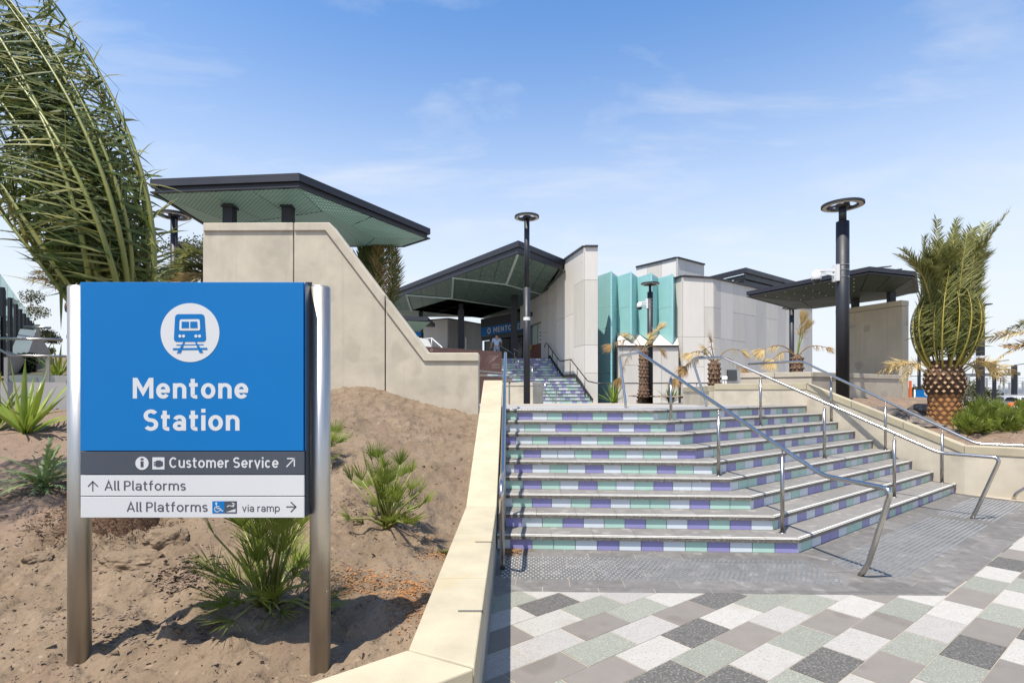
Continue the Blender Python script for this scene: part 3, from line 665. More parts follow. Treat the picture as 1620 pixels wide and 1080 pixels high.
# ---------------- tall left retaining wall ----------------
YW = 10.
lw = thing('retaining_wall', at(530, 622, YW), 'tall stepped concrete wall behind the blue sign, carrying the left canopy', 'wall')
top = [(321, 352.4), (521, 351.6), (677, 557.8), (757, 557.8)]
inn = [(321, 365.5), (514.5, 364.8), (670.5, 571.3), (757, 571.3)]
def yon(line, x):
    for a, b_ in zip(line, line[1:]):
        if a[0] <= x <= b_[0]: return a[1]+(b_[1]-a[1])*(x-a[0])/(b_[0]-a[0])
def profile(line, x0, x1): return [(x0, yon(line, x0))]+[p for p in line if x0 < p[0] < x1]+[(x1, yon(line, x1))]
for x0, x1 in ((321, 463.6), (465.2, 608.6), (610.4, 757)):
    b = MB(); P = profile(inn, x0, x1)+[(x1, 760), (x0, 760)]; b.prism([at(x, y, YW+.012) for x, y in P], (0, .33, 0), CONC); b.build('wall_panel', lw, bevel=.01)
    P = profile(top, x0, x1)+profile(inn, x0, x1)[::-1]
    if x0 == 610.4: P = [(x0, yon(top, x0)), (677, 557.8), (756, 557.8), (757.5, 560), (757.5, 571.3), (670.5, 571.3), (x0, yon(inn, x0))]
    b = MB(); b.prism([at(x, y, YW-.02) for x, y in P], (0, .39, 0), CONC); b.build('coping', lw, bevel=.014)
b = MB(); b.prism([at(x, y, YW+.10) for x, y in [(323, 366), (513, 366), (668, 572), (755, 572), (755, 760), (323, 760)]], (0, .2, 0), BACK); b.build('wall_core', lw)

# ---------------- canopies ----------------
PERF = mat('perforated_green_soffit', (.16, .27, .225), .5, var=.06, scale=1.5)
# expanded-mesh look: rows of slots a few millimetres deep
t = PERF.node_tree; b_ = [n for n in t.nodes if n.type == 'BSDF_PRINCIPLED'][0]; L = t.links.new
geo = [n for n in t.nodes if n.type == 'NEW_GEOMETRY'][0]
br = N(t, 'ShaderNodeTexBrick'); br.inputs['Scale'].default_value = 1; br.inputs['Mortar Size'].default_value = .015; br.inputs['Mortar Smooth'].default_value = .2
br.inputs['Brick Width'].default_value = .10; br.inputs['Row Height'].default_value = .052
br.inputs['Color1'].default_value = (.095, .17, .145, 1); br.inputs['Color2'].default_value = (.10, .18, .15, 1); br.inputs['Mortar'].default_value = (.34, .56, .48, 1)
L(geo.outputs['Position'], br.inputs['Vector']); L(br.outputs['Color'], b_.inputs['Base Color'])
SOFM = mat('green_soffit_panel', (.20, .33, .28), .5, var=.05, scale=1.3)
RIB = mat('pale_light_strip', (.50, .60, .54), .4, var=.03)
def canopy(name, label, outer, ztop, inner, zin, parts, fas=.22, lip=.06, m=SOFM, loc=None, cols=None, group=None):
    """flat roof plate; fascia with a recess; faceted soffit hanging below"""
    t = thing(name, (outer[0][0], outer[0][1], ztop), label, 'canopy', group)
    b = MB(); b.prism([(x, y, ztop-.05) for x, y in outer], (0, 0, .05), FASC); b.build('roof', t)
    cx = sum(p[0] for p in outer)/len(outer); cy = sum(p[1] for p in outer)/len(outer)
    n = len(outer)
    def ins(d): 
        out = []
        for i in range(n):
            a, b0, c = Vector(outer[i-1]), Vector(outer[i]), Vector(outer[(i+1) % n])
            e1 = (b0-a).normalized(); e2 = (c-b0).normalized(); q1 = Vector((-e1.y, e1.x)); q2 = Vector((-e2.y, e2.x)); cc = Vector((cx, cy))
            if q1.dot(cc-b0) < 0: q1 = -q1
            if q2.dot(cc-b0) < 0: q2 = -q2
            out.append(isect(tuple(a+q1*d), tuple(e1), tuple(b0+q2*d), tuple(e2)))
        return out
    ring0, ring1, ring2 = outer, ins(.07), ins(.16)
    for i in range(n):
        j = (i+1) % n
        b = MB(); h1 = fas*.42
        def strip(ra, rb, za, zb):
            P = [Vector((*ra[i], za)), Vector((*ra[j], za)), Vector((*rb[j], za)), Vector((*rb[i], za))]; b.prism(P, (0, 0, zb-za), FASC)
        strip(ring0, ring1, ztop-.052-h1, ztop-.052); strip(ring1, ring2, ztop-fas, ztop-.053-h1); strip(ring0, ring1, ztop-fas-lip*.35, ztop-fas)
        b.build('fascia', t)
    return t, ins
# left canopy over the tall wall
ZC = 6.43
oL = [at(240, 276, 8.75).xy, at(473, 262, 8.55).xy, at(681, 356, 11.35).xy, (-3.6, 13.0), (-6.2, 12.4)]
oL = [(-7.91, 11.85), (-4.52, 11.52), (-2.32, 15.42), (-3.24, 16.3), (-8.17, 16.2)]
ct, ins = canopy('canopy', 'left canopy with dark fascia and mint mesh soffit standing on the tall stepped wall', oL, ZC, None, 0, None, fas=.27, lip=.08)
zl = ZC-.29; r0 = ins(.10); ri = [(-6.88, 13.5), (-4.39, 12.53), (-3.71, 14.7), (-4.19, 15.5), (-7.02, 15.4)]; zi = 5.95
def soft(P, nm=6, m=PERF, name='soffit_panel', parent=ct):
    b = MB(); c = sum((Vector(p) for p in P), Vector((0, 0, 0)))/len(P); Q = [Vector(p)+(c-Vector(p)).normalized()*.018 for p in P]
    b.prism(Q, (0, 0, .02), m); b.build(name, parent)
def quadsplit(a, b_, c, d, n, **k):
    a, b_, c, d = map(Vector, (a, b_, c, d))
    for i in range(n): soft([a.lerp(b_, i/n), a.lerp(b_, (i+1)/n), d.lerp(c, (i+1)/n), d.lerp(c, i/n)], **k)
L3 = lambda p, z: Vector((p[0], p[1], z))
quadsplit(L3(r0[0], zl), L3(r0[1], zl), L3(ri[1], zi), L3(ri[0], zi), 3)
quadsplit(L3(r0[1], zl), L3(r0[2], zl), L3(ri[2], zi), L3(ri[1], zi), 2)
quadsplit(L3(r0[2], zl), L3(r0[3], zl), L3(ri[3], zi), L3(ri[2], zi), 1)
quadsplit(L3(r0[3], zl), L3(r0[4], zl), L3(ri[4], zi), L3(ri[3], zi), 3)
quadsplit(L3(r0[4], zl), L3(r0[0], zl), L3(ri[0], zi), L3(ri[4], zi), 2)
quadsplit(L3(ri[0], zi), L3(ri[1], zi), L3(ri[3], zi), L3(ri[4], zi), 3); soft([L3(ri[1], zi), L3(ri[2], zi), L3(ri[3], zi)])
for px in (363.5, 456):
    P = at(px, 352, 12.45); b = MB(); b.box((P.x-.11, P.y-.11, 1.6), (P.x+.11, P.y+.11, 6.10), DARKM); b.box((P.x-.14, P.y-.14, 5.99), (P.x+.14, P.y+.14, 6.03), DARKM); b.build('column', ct)

# right canopy on its own wall
rw_a, rw_b = Vector((11.5, 16.0)), Vector((10.68, 17.9))
rw = thing('blade_wall', (11.5, 16, 1.2), 'tall shaded concrete wall beside the date palm, carrying the right canopy', 'wall')
dr = (rw_b-rw_a).normalized(); nr_ = Vector((-dr.y, dr.x)); nr_ = nr_ if nr_.x > 0 else -nr_
zt_ = 4.50
for t0, t1 in ((0, .80), (.81, 1.0)):
    a, c = rw_a.lerp(rw_b, t0), rw_a.lerp(rw_b, t1); q = [a, c, c+nr_*.32, a+nr_*.32]
    b = MB(); b.prism([(p.x, p.y, .6) for p in q], (0, 0, zt_-.17-.6), CONCD); b.build('wall_panel', rw, bevel=.01)
    a = rw_a.lerp(rw_b, t0)-nr_*.015; c = rw_a.lerp(rw_b, t1)-nr_*.015; q = [a, c, c+nr_*.35, a+nr_*.35]
    b = MB(); b.prism([(p.x, p.y, zt_-.16) for p in q], (0, 0, .16), CONCD); b.build('coping', rw, bevel=.012)
oR = [(7.95, 18.4), (9.72, 14.75), (11.45, 15.35), (13.2, 17.6), (11.0, 21.2)]
cr, ins = canopy('canopy', 'right canopy with dark fascia and deep green soffit beside the thick lamp post', oR, 5.2, None, 0, None, fas=.17, lip=.05)
r0 = ins(.09); zl = 5.02; ri = [(9.6, 18.0), (10.4, 16.2), (11.4, 16.3), (12.2, 17.6), (10.9, 19.6)]; zi = 4.80
for i in range(5):
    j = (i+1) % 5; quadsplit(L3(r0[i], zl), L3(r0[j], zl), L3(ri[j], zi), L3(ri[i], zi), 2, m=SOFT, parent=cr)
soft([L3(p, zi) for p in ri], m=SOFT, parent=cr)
b = MB()
for i in range(4):                                     # rivets
    for j in range(5):
        P = Vector((*r0[0], zl)).lerp(Vector((*ri[0], zi)), (i+.5)/4).lerp(Vector((*r0[1], zl)).lerp(Vector((*ri[1], zi)), (i+.5)/4), (j+.5)/5); b.lathe((P.x, P.y, P.z-.012), [(.0, 0), (.018, .0), (.018, .02)], WHT, 6)
o = b.build('rivets', cr); o['kind'] = 'stuff'
for px in (1353, 1410):
    P2 = on_ray(rw_a+nr_*.16, rw_b+nr_*.16, px); b = MB(); b.box((P2[0]-.085, P2[1]-.085, 4.49), (P2[0]+.085, P2[1]+.085, 4.83), DARKM); b.build('column', cr)
for k in range(3):
    b = MB(); p0 = Vector((9.9+.55*k, 15.0+.35*k, 5.2)); b.bar(p0, p0+Vector((.75, .25, .12)), .05, .03, FASC); b.build('roof_rib', cr)

# low walls of the upper bed on the right
uw = thing('bed_wall', at(1290, 590, 13.4), 'low cream wall of the upper garden bed behind the right handrail', 'wall')
def lowwall(p, q, zt, h, T, name='wall_block', parent=uw, m=CONC, off=.02, n=2):
    p, q = Vector(p), Vector(q); d = (q-p).normalized(); w = Vector((-d.y, d.x))*T
    if w.y < 0: w = -w
    for i in range(n):
        a, c = p.lerp(q, i/n)+d*.004, p.lerp(q, (i+1)/n)-d*.004
        b = MB(); b.prism([(a.x, a.y, zt-h), (c.x, c.y, zt-h), (c.x+w.x, c.y+w.y, zt-h), (a.x+w.x, a.y+w.y, zt-h)], (0, 0, h-.13), m); b.build(name, parent)
        e = w.normalized()*off; b = MB(); b.prism([(a.x-e.x, a.y-e.y, zt-.125), (c.x-e.x, c.y-e.y, zt-.125), (c.x+w.x+e.x, c.y+w.y+e.y, zt-.125), (a.x+w.x+e.x, a.y+w.y+e.y, zt-.125)], (0, 0, .125), m); b.build('coping_block', parent, bevel=.008)
pA = at(1171, 590, 14.4).xy; pB = at(1284, 588, 13.4).xy; pC = on_ray(rw_a, rw_b, 1426)
lowwall(pA, pB, 2.285, 1.3, .25); lowwall(pB+Vector((.01, .02)), Vector(pC)-Vector((.05, .10)), 2.285, 1.3, .2, n=3)
# ---------------- station building ----------------
rb = random.Random(11)
LAND = 3.9
def zat(py, Y): return EYE-(py-HOR)*Y/F
def clad(par, A, B, z0, ztop, cols, joints, mats, T=.05, gap=.007, name='cladding_panel', backing=True):
    """panels hung on a wall facet A-B. ztop: list of (px, z); cols: picture columns of vertical joints; joints: per column list of z"""
    A, B = Vector(A), Vector(B); d = (B-A).normalized(); w = Vector((d.y, -d.x))
    if w.dot(-(A+B)/2) < 0: w = -w
    def zt(px):
        for (a, za), (c, zc) in zip(ztop, ztop[1:]):
            lo, hi = min(a, c), max(a, c)
            if lo-1e-6 <= px <= hi+1e-6:
                Pa, Pc, P = Vector(on_ray(A, B, a)), Vector(on_ray(A, B, c)), Vector(on_ray(A, B, px)); L_ = (Pc-Pa).length
                return za+(zc-za)*((P-Pa).length/L_ if L_ else 0)
        return ztop[-1][1]
    for i in range(len(cols)-1):
        p0, p1 = cols[i], cols[i+1]; a, c = Vector(on_ray(A, B, p0)), Vector(on_ray(A, B, p1)); dd = (c-a).normalized()
        a = a+dd*gap; c = c-dd*gap; zs = [z0]+sorted(joints[i])+[None]
        for k in range(len(zs)-1):
            lo = zs[k]+(gap if k else 0); P = [(a.x, a.y, lo), (c.x, c.y, lo)]
            if zs[k+1] is None:
                br_ = [x for x, _ in ztop if min(p0, p1) < x < max(p0, p1)]
                P.append((c.x, c.y, zt(p1)))
                for x in br_: q = on_ray(A, B, x); P.append((q[0], q[1], zt(x)))
                P.append((a.x, a.y, zt(p0)))
            else: P += [(c.x, c.y, zs[k+1]-gap), (a.x, a.y, zs[k+1]-gap)]
            m = mats[(i*3+k*2) % len(mats)] if isinstance(mats, list) else mats
            if isinstance(mats, dict): m = mats.get((i, k), PANL)
            b = MB(); b.prism(P, (w.x*T, w.y*T, 0), m); b.build(name, par)
    if backing:
        P = [(A.x, A.y, z0), (B.x, B.y, z0)]+[(*on_ray(A, B, x), z-.02) for x, z in (ztop[::-1] if (Vector(on_ray(A, B, ztop[0][0]))-A).length < (Vector(on_ray(A, B, ztop[-1][0]))-A).length else ztop)]
        b = MB(); b.prism(P, (-w.x*.3, -w.y*.3, 0), BACK); b.build('wall_core', par)
    for (x0, za), (x1, zc) in zip(ztop, ztop[1:]):       # dark capping
        a, c = Vector(on_ray(A, B, x0)), Vector(on_ray(A, B, x1)); b = MB(); o_ = w*(T-.10)
        b.bar((a.x+o_.x, a.y+o_.y, za+.035), (c.x+o_.x, c.y+o_.y, zc+.035), .36, .09, FASC); b.build('parapet_cap', par)
bd = thing('station_building', (4, 28, 1.25), 'pale panelled station building at the top of the tiled stairs, with tall folded wall', 'building')
g0 = 1.2
FA, FB_ = (3.70, 27.6), (4.37, 27.6)
clad(bd, FA, FB_, g0, [(925, 9.18), (945.7, 9.18)], [925, 945.7], [[zat(590, 27.6), zat(545.6, 27.6), zat(443, 27.6)]], {(0, 0): PANM, (0, 1): PANL, (0, 2): PANM, (0, 3): PANL})
Bq, Br = (3.70, 27.6), (2.30, 33.9)
clad(bd, Br, Bq, g0, [(868, 8.23), (896, 9.26), (925, 9.18)], [868, 881, 895, 909, 925],
     [[7.35], [6.04, 3.2], [6.04, 3.6], [4.21, 7.51]], {(0, 0): PANM, (0, 1): PANM, (1, 0): PANL, (1, 1): PANL, (1, 2): PANL, (2, 0): PANL, (2, 1): PANL, (2, 2): PANL, (3, 0): PANL, (3, 1): PANM, (3, 2): PANL})
Cq, Dq = (2.30, 33.9), (.65, 39.5)
clad(bd, Dq, Cq, 6.42, [(824, 8.15), (838, 8.2), (868, 8.23)], [824, 838, 857], [[], []], {(0, 0): PANM, (1, 0): PAND}, backing=False)
clad(bd, Dq, Cq, LAND-.3, [(857, 8.2), (868, 8.23)], [857, 868], [[5.6, 7.35]], {(0, 0): PAND, (0, 1): PAND, (0, 2): PAND}, backing=False)
P0, P1 = Vector(Dq), Vector(Cq); dn = (P1-P0).normalized(); wv = Vector((dn.y, -dn.x)); wv = wv if wv.dot(-P0) > 0 else -wv
def onC(px, o=0): q = Vector(on_ray(Dq, Cq, px))+wv*o; return q
a, c = onC(824, -.3), onC(868, -.3); b = MB(); b.prism([(a.x, a.y, 3.8), (c.x, c.y, 3.8), (c.x, c.y, 8.1), (a.x, a.y, 8.1)], (-wv.x*.2, -wv.y*.2, 0), BACK); b.build('wall_core', bd)
a, c = onC(824, .05), onC(857, .05); b = MB(); b.prism([(a.x, a.y, 6.40), (c.x, c.y, 6.40), (c.x-wv.x*.4, c.y-wv.y*.4, 6.40), (a.x-wv.x*.4, a.y-wv.y*.4, 6.40)], (0, 0, .03), PAND); b.build('soffit', bd)
def plC(x0, x1, y0, y1, m, name, o=-.18, t=.04):
    a, c = onC(x0, o), onC(x1, o); b = MB()
    b.prism([(a.x, a.y, zat(y1, (onC(x0).y))), (c.x, c.y, zat(y1+.5, onC(x1).y)), (c.x, c.y, zat(y0, onC(x1).y)), (a.x, a.y, zat(y0+2, onC(x0).y))], (wv.x*t, wv.y*t, 0), m); return b.build(name, bd)
BRICK = mat('red_brick_plinth', (.20, .07, .05), .85, var=.3, scale=9)
a, c = onC(836, -.2), onC(857, -.2); b = MB(); b.prism([(a.x, a.y, 3.8), (c.x, c.y, 3.8), (c.x, c.y, 5.05), (a.x, a.y, 5.05)], (wv.x*.12, wv.y*.12, 0), BRICK); b.build('brick_plinth', bd)
MINTG = mat('pale_green_glass', (.42, .54, .48), .2, var=.05)
plC(839.5, 847, 513, 547, MINTG, 'window'); plC(848, 856.5, 510, 546, PAND, 'notice_board'); plC(849.5, 854.5, 520, 541, SIGNW, 'poster', -.13, .01)
for y in (523.5, 529, 535): plC(850.8, 853.4, y, y+3, SIGND, 'poster_print', -.115, .006)
plC(836.5, 840, 545, 553, mat('yellow_box', (.65, .50, .05), .5), 'yellow_box', -.05, .15)
b = MB(); q = onC(841, .05); b.box((q.x-.25, q.y-.35, 7.0), (q.x+.1, q.y, 7.25), DARKM); b.build('wall_lamp', bd)
# entrance behind the stairs: dark glazed front, blue station name band
BACKD = mat('dark_interior', (.02, .02, .022), .9)
ent = thing('station_entrance', (-1, 42, LAND), 'dark station entrance under a blue name band at the head of the stairs', 'entrance')
EA, EB = Vector((-2.40, 44.0)), Vector((2.6, 35.4+1.9))
EA, EB = Vector(at(763, 520, 44).xy), Vector(at(826, 510, 40).xy); EB = EA+(EB-EA)*1.9
ed = (EB-EA).normalized(); ew = Vector((ed.y, -ed.x)); ew = ew if ew.y < 0 else -ew
def ebox(t0, t1, z0, z1, m, name, o=0, T=.1):
    a, c = EA+ed*t0, EA+ed*t1; a = a+ew*o; c = c+ew*o; b = MB(); b.prism([(a.x, a.y, z0), (c.x, c.y, z0), (c.x, c.y, z1), (a.x, a.y, z1)], (ew.x*T, ew.y*T, 0), m); return b.build(name, ent)
LE = (EB-EA).length
ebox(-.5, LE+2, LAND, 7.7, BACKD, 'dark_backing', -1.2, .1); ebox(0, LE, 7.06, 7.75, DARKM, 'upper_fascia', -.2, .35); ebox(0, LE, 6.36, 7.04, SIGNB, 'name_band', 0, .15); ebox(0, LE, 6.0, 6.34, DARKM, 'head_beam', -.1, .2)  # first piece: near-black sheet added to stand for the darkness inside
for i in range(6): ebox(LE*i/6+.03, LE*(i+1)/6-.03, LAND, 5.98, GLASSD, 'glass_pane', -.25, .03)
for i in range(7): ebox(max(0, LE*i/6-.03), LE*i/6+.03, LAND, 5.98, DARKM, 'mullion', -.27, .08)
tl0, tl1 = 1.75, 1.75+6.4
def emap(x, y): q = EA+ed*x+ew*.156; return Vector((q.x, q.y, y))
text('MENTONE STATION', tl0, tl1, 6.90, 6.52, SIGNW, parent=ent, mapf=lambda x, y: emap(x, y), off=.17, gap=.2)
b = MB(); c_ = EA+ed*1.15; ring = [(c_.x+ed.x*.22*math.cos(a_*.2617)+ew.x*.156, c_.y+ed.y*.22*math.cos(a_*.2617)+ew.y*.156, 6.70+.25*math.sin(a_*.2617)) for a_ in range(24)]
b.prism(ring, (ew.x*.01, ew.y*.01, 0), SIGNW)
b.build('emblem', ent)
b = MB(); ring = [(c_.x+ed.x*dx+ew.x*.168, c_.y+ed.y*dx+ew.y*.168, 6.70+dz) for dx, dz in ((-.10, -.13), (.10, -.13), (.10, .14), (-.10, .14))]; b.prism(ring, (ew.x*.008, ew.y*.008, 0), SIGNB); b.build('emblem_train', ent)
text('station', tl0+2.1, tl0+2.9, 6.26, 6.14, SIGNW, parent=ent, mapf=lambda x, y: (lambda q: Vector((q.x, q.y, y)))(EA+ed*x+ew*.105), name='small_lettering') if False else None
# grey wing to the left of the entrance
wg = thing('station_wing', at(700, 550, 46), 'grey panelled wing of the station left of the dark entrance', 'building')
def facet(pl, pr, yl, yr, tl, tr, cols, joints, mats):
    A = at(pl, 600, yl).xy; B = at(pr, 600, yr).xy
    clad(wg, A, B, LAND-.6, [(pl, zat(tl, yl)), (pr, zat(tr, yr))], cols, joints, mats)
facet(668, 709, 47.5, 45.0, 508, 504.5, [668, 682, 709], [[5.7], [5.7]], {(0, 0): PAND, (0, 1): PAND, (1, 0): PAND, (1, 1): PAND})
facet(709, 763, 45.0, 47.0, 504.5, 514, [709, 723, 737, 752, 763], [[5.7]]*4, [PAND, PAND])

# main canopy over the stairs
oM = [(.31, 26.8), (3.25, 31.0), (5.2, 34.5), (3.5, 47.5), (-10.2, 47.5), (-9.9, 41.4)]
cm, ins = canopy('canopy', 'large central canopy with folded dark green soffit over the upper stairs', oM, 9.3, None, 0, None, fas=.58, lip=.14)
LZ = 8.68
def lipat(px): return Vector((*on_ray(Vector(oM[0])+Vector((-.05, .12)), Vector(oM[5])+Vector((.1, .1)), px), LZ))
def lipr(px): return Vector((*on_ray(Vector(oM[0])+Vector((.02, .12)), Vector(oM[1])+Vector((-.05, .1)), px), LZ))
p0, p1, p2, p3 = Vector((.28, 27.0, LZ)), lipat(717), lipat(643), lipat(612)
def az(px, py, z): Y = F*(z-EYE)/(HOR-py); return Vector(((px-810)*Y/F, Y, z))
q0, q0r = az(801, 449, 8.12), az(856, 464, 8.12)
q1, q1r = az(715, 471.5, 8.0), az(810, 486, 8.0)
q2 = az(651, 490.5, 8.0); pr1 = lipr(884)
q2r = az(760, 503, 8.0); q3r = az(820, 507, 7.95)
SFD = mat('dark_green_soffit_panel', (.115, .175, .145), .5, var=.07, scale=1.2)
def split(a, b_, c, d, n, m=2, mt=None):
    a, b_, c, d = map(Vector, (a, b_, c, d))
    for i in range(n):
        for j in range(m):
            f = lambda s_, t_: a.lerp(b_, s_).lerp(d.lerp(c, s_), t_)
            P = [f(i/n, j/m), f((i+1)/n, j/m), f((i+1)/n, (j+1)/m), f(i/n, (j+1)/m)]
            cc = sum(P, Vector())/4; P = [p+(cc-p).normalized()*.02 for p in P]
            b = MB(); b.add(P+[p+Vector((0, 0, .03)) for p in P], [(0, 1, 2, 3), (7, 6, 5, 4), (0, 4, 5, 1), (1, 5, 6, 2), (2, 6, 7, 3), (3, 7, 4, 0)], mt or SFD); b.build('soffit_panel', cm)
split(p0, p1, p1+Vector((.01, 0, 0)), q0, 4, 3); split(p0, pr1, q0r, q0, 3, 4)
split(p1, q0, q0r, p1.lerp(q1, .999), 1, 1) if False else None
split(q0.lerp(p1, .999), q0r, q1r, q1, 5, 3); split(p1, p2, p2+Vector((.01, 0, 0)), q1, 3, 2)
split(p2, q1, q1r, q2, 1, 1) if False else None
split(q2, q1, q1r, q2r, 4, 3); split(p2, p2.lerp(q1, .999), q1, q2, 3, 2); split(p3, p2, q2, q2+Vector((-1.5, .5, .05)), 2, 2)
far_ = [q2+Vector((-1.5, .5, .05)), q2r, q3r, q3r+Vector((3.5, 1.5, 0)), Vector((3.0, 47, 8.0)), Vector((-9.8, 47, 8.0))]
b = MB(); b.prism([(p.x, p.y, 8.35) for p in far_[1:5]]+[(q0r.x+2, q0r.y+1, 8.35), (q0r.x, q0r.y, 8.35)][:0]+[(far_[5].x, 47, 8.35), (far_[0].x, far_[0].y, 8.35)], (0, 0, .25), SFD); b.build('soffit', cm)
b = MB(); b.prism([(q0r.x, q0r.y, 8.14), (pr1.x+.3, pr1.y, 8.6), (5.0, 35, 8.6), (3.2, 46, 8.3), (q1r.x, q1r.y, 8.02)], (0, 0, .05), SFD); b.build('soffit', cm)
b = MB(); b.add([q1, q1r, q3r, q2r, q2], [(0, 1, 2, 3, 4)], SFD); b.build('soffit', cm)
for a, c in ((p0, q0), (p1, q0), (q0, q0r), (p1, q1), (p2, q1), (q1, q1r), (p2, q2)):
    b = MB(); b.bar(a-Vector((0, 0, .05)), c-Vector((0, 0, .05)), .12, .07, RIB); b.build('light_strip', cm)
b = MB(); rr_ = random.Random(5)
for (a, b_, c, d) in ((p0, p1, q0, q0), (p0, pr1, q0r, q0), (p1, q0, q0r, q1), (q1, q0r, q1r, q1r), (p1, p2, q1, q1)):
    for i in range(7):
        for j in range(6):
            P = a.lerp(b_, (i+.5)/7).lerp(d.lerp(c, (i+.5)/7), (j+.5)/6); b.lathe((P.x, P.y, P.z-.03), [(0, 0), (.014, 0), (.014, .02)], WHT, 5, False)
o = b.build('rivets', cm); o['kind'] = 'stuff'
def column(cx, Yc, w, zt0, zs, par, zb=LAND):
    X = (cx-810)*Yc/F; b = MB(); b.box((X-w/2, Yc-w/2, zb), (X+w/2, Yc+w/2, zs), DARKM); b.box((X-w/3, Yc-w/3, zs), (X+w/3, Yc+w/3, zt0), DARKM); b.build('column', par)
column(729.5, 38, .40, 8.3, 7.6, cm); column(813.5, 35.6, .44, 8.3, 8.05, cm); column(666, 43, .30, 8.3, 8.2, cm)
b = MB(); P = az(735, 551, 4.9) if False else at(737, 540, 36); b.box((P.x-.02, 36, LAND), (P.x+.02, 36.05, zat(534, 36)), WHT); b.build('marker_post', cm)
# roof box, teal fins, right wing of the building
rx = thing('roof_box', at(1070, 430, 34), 'pale box-shaped plant room rising above the teal glass fins', 'building part')
def clad2(par, pl, yl, pr, yr, zb, tl, tr, cols, joints, mats):
    A = at(pl, 600, yl).xy; B = at(pr, 600, yr).xy; clad(par, A, B, zb, [(pl, zat(tl, yl)), (pr, zat(tr, yr))], cols, joints, mats)
clad2(rx, 1007, 36, 1070.5, 34, 8.0, 423.5, 408.5, [1007, 1025, 1047, 1070.5], [[], [], []], {(0, 0): PANW, (1, 0): PANM, (2, 0): PANW})
clad2(rx, 1070.5, 34, 1113, 36, 8.0, 408.5, 419.5, [1070.5, 1084, 1098, 1113], [[], [9.2], []], {(0, 0): PANL, (1, 0): PANL, (1, 1): PANL, (2, 0): PANL})
fn = thing('glass_fin_screen', at(1000, 600, 29), 'screen of folded teal glass fins between the two pale walls', 'glass screen')
YF, YR = 28.9, 30.0
fr = [(966.7, 429.5), (997.8, 430.5), (1030, 432), (1063.3, 433.8)]; rc = [946, 976, 1007.5, 1040.5, 1069]
for i, (fx, ty) in enumerate(fr):
    zt = zat(ty, YF); Fp = at(fx, 0, YF).xy; Rl = at(rc[i], 0, YR).xy; Rr = at(rc[i+1], 0, YR).xy
    zb_f = g0 if i == 0 else zat([0, 536.5, 539, 542.5][i], YF); zb_r = g0 if i == 0 else zat(525.5, YR); zrr = g0 if i == 0 else zat(527+i*.7, YR)
    zm = zat(484.5, YF); cuts = [zat(518, YF), zat(557, YF), zat(590, YF)] if i == 0 else []
    for (a, c, za, zc, nm) in ((Rl, Fp, zb_r, zb_f, 'glass_pane'), (Fp, Rr, zb_f, zrr, 'side_pane')):
        lv = [None]+sorted(cuts)+[zm, zt]
        for k in range(len(lv)-1):
            l0, l1 = (za, zc) if lv[k] is None else (lv[k]+.012, lv[k]+.012)
            if lv[k] is None and k+1 < len(lv): pass
            d = (c-a).normalized(); a2, c2 = a+d*.02, c-d*.02
            b = MB(); w = Vector((d.y, -d.x))*.03; b.prism([(a2.x, a2.y, l0), (c2.x, c2.y, l1), (c2.x, c2.y, lv[k+1]-.012), (a2.x, a2.y, lv[k+1]-.012)], (w.x, w.y, 0), TEAL); b.build(nm, fn)
    b = MB(); b.box((Fp.x-.045, YF-.05, zb_f), (Fp.x+.045, YF+.02, zt+.02), TEALE); b.build('fin_edge', fn)
    b = MB(); b.box((Rr.x-.03, YR-.05, zrr), (Rr.x+.03, YR+.02, zt), TEALE); b.build('fin_edge', fn)
    b = MB()
    for k in range(26 if i else 40):
        z = zb_f+.1+k*.14*(1 if i else 1.25)
        if z < zt: b.box((Fp.x-.012, YF-.056, z), (Fp.x+.012, YF-.05, z+.02), SIGND)
    o = b.build('fixings', fn); o['kind'] = 'stuff'
b = MB(); b.prism([(*at(946, 0, 30.6).xy, g0), (*at(1070, 0, 30.6).xy, g0), (*at(1070, 0, 30.6).xy, 8.0), (*at(946, 0, 30.6).xy, 8.0)], (0, .2, 0), mat('teal_backing', (.30, .50, .49), .7, var=.05)); b.build('backing_wall', fn)
rgt = thing('station_hall', at(1130, 600, 29.5), 'long light grey panelled hall of the station to the right of the teal fins', 'building')
A = at(977.5, 0, 29.75).xy; B = at(1068, 0, 29.75).xy
A = at(977.5, 0, 28.85).xy; B = at(1073, 0, 28.85).xy
b = MB(); zf, zr_ = zat(546, 28.85), zat(524, 30.1); b.add([(A.x, 28.8, zf), (B.x, 28.8, zf), (B.x+.3, 30.1, zr_), (A.x+.2, 30.1, zr_), (A.x, 28.8, zf-.1), (B.x, 28.8, zf-.1), (B.x+.3, 30.1, zf-.1), (A.x+.2, 30.1, zf-.1)], [(0, 1, 2, 3), (4, 5, 1, 0), (5, 6, 2, 1), (7, 4, 0, 3), (6, 7, 3, 2)], PANM); b.build('white_ledge', rgt)
clad(rgt, A, B, g0, [(977.5, zat(548.5, 28.85)), (1073, zat(548.5, 28.85))], [977.5, 985, 1016, 1046, 1073], [[], [zat(579, 29.7)], [zat(579, 29.7)], []], {(0, 0): PAND, (1, 0): PANM, (1, 1): PANM, (2, 0): PANM, (2, 1): PANM, (3, 0): PANM})
clad2(rgt, 1068, 29.75, 1080, 29.1, g0, 441.8, 438, [1068, 1080], [[zat(533, 29.4)]], [PANL])
clad2(rgt, 1080, 29.1, 1128.5, 29.1, g0, 438, 441, [1080, 1113.5, 1128.5], [[zat(533, 29.1), zat(580, 29.1)], [zat(486, 29.1), zat(533, 29.1)]], {(0, 2): PANL, (0, 1): PANL, (0, 0): PANL, (1, 2): PANL, (1, 1): PANM, (1, 0): PANL})
YJ = 29.1; YK = 36.5
A = at(1128.5, 0, YJ).xy; B = at(1284, 0, YK).xy
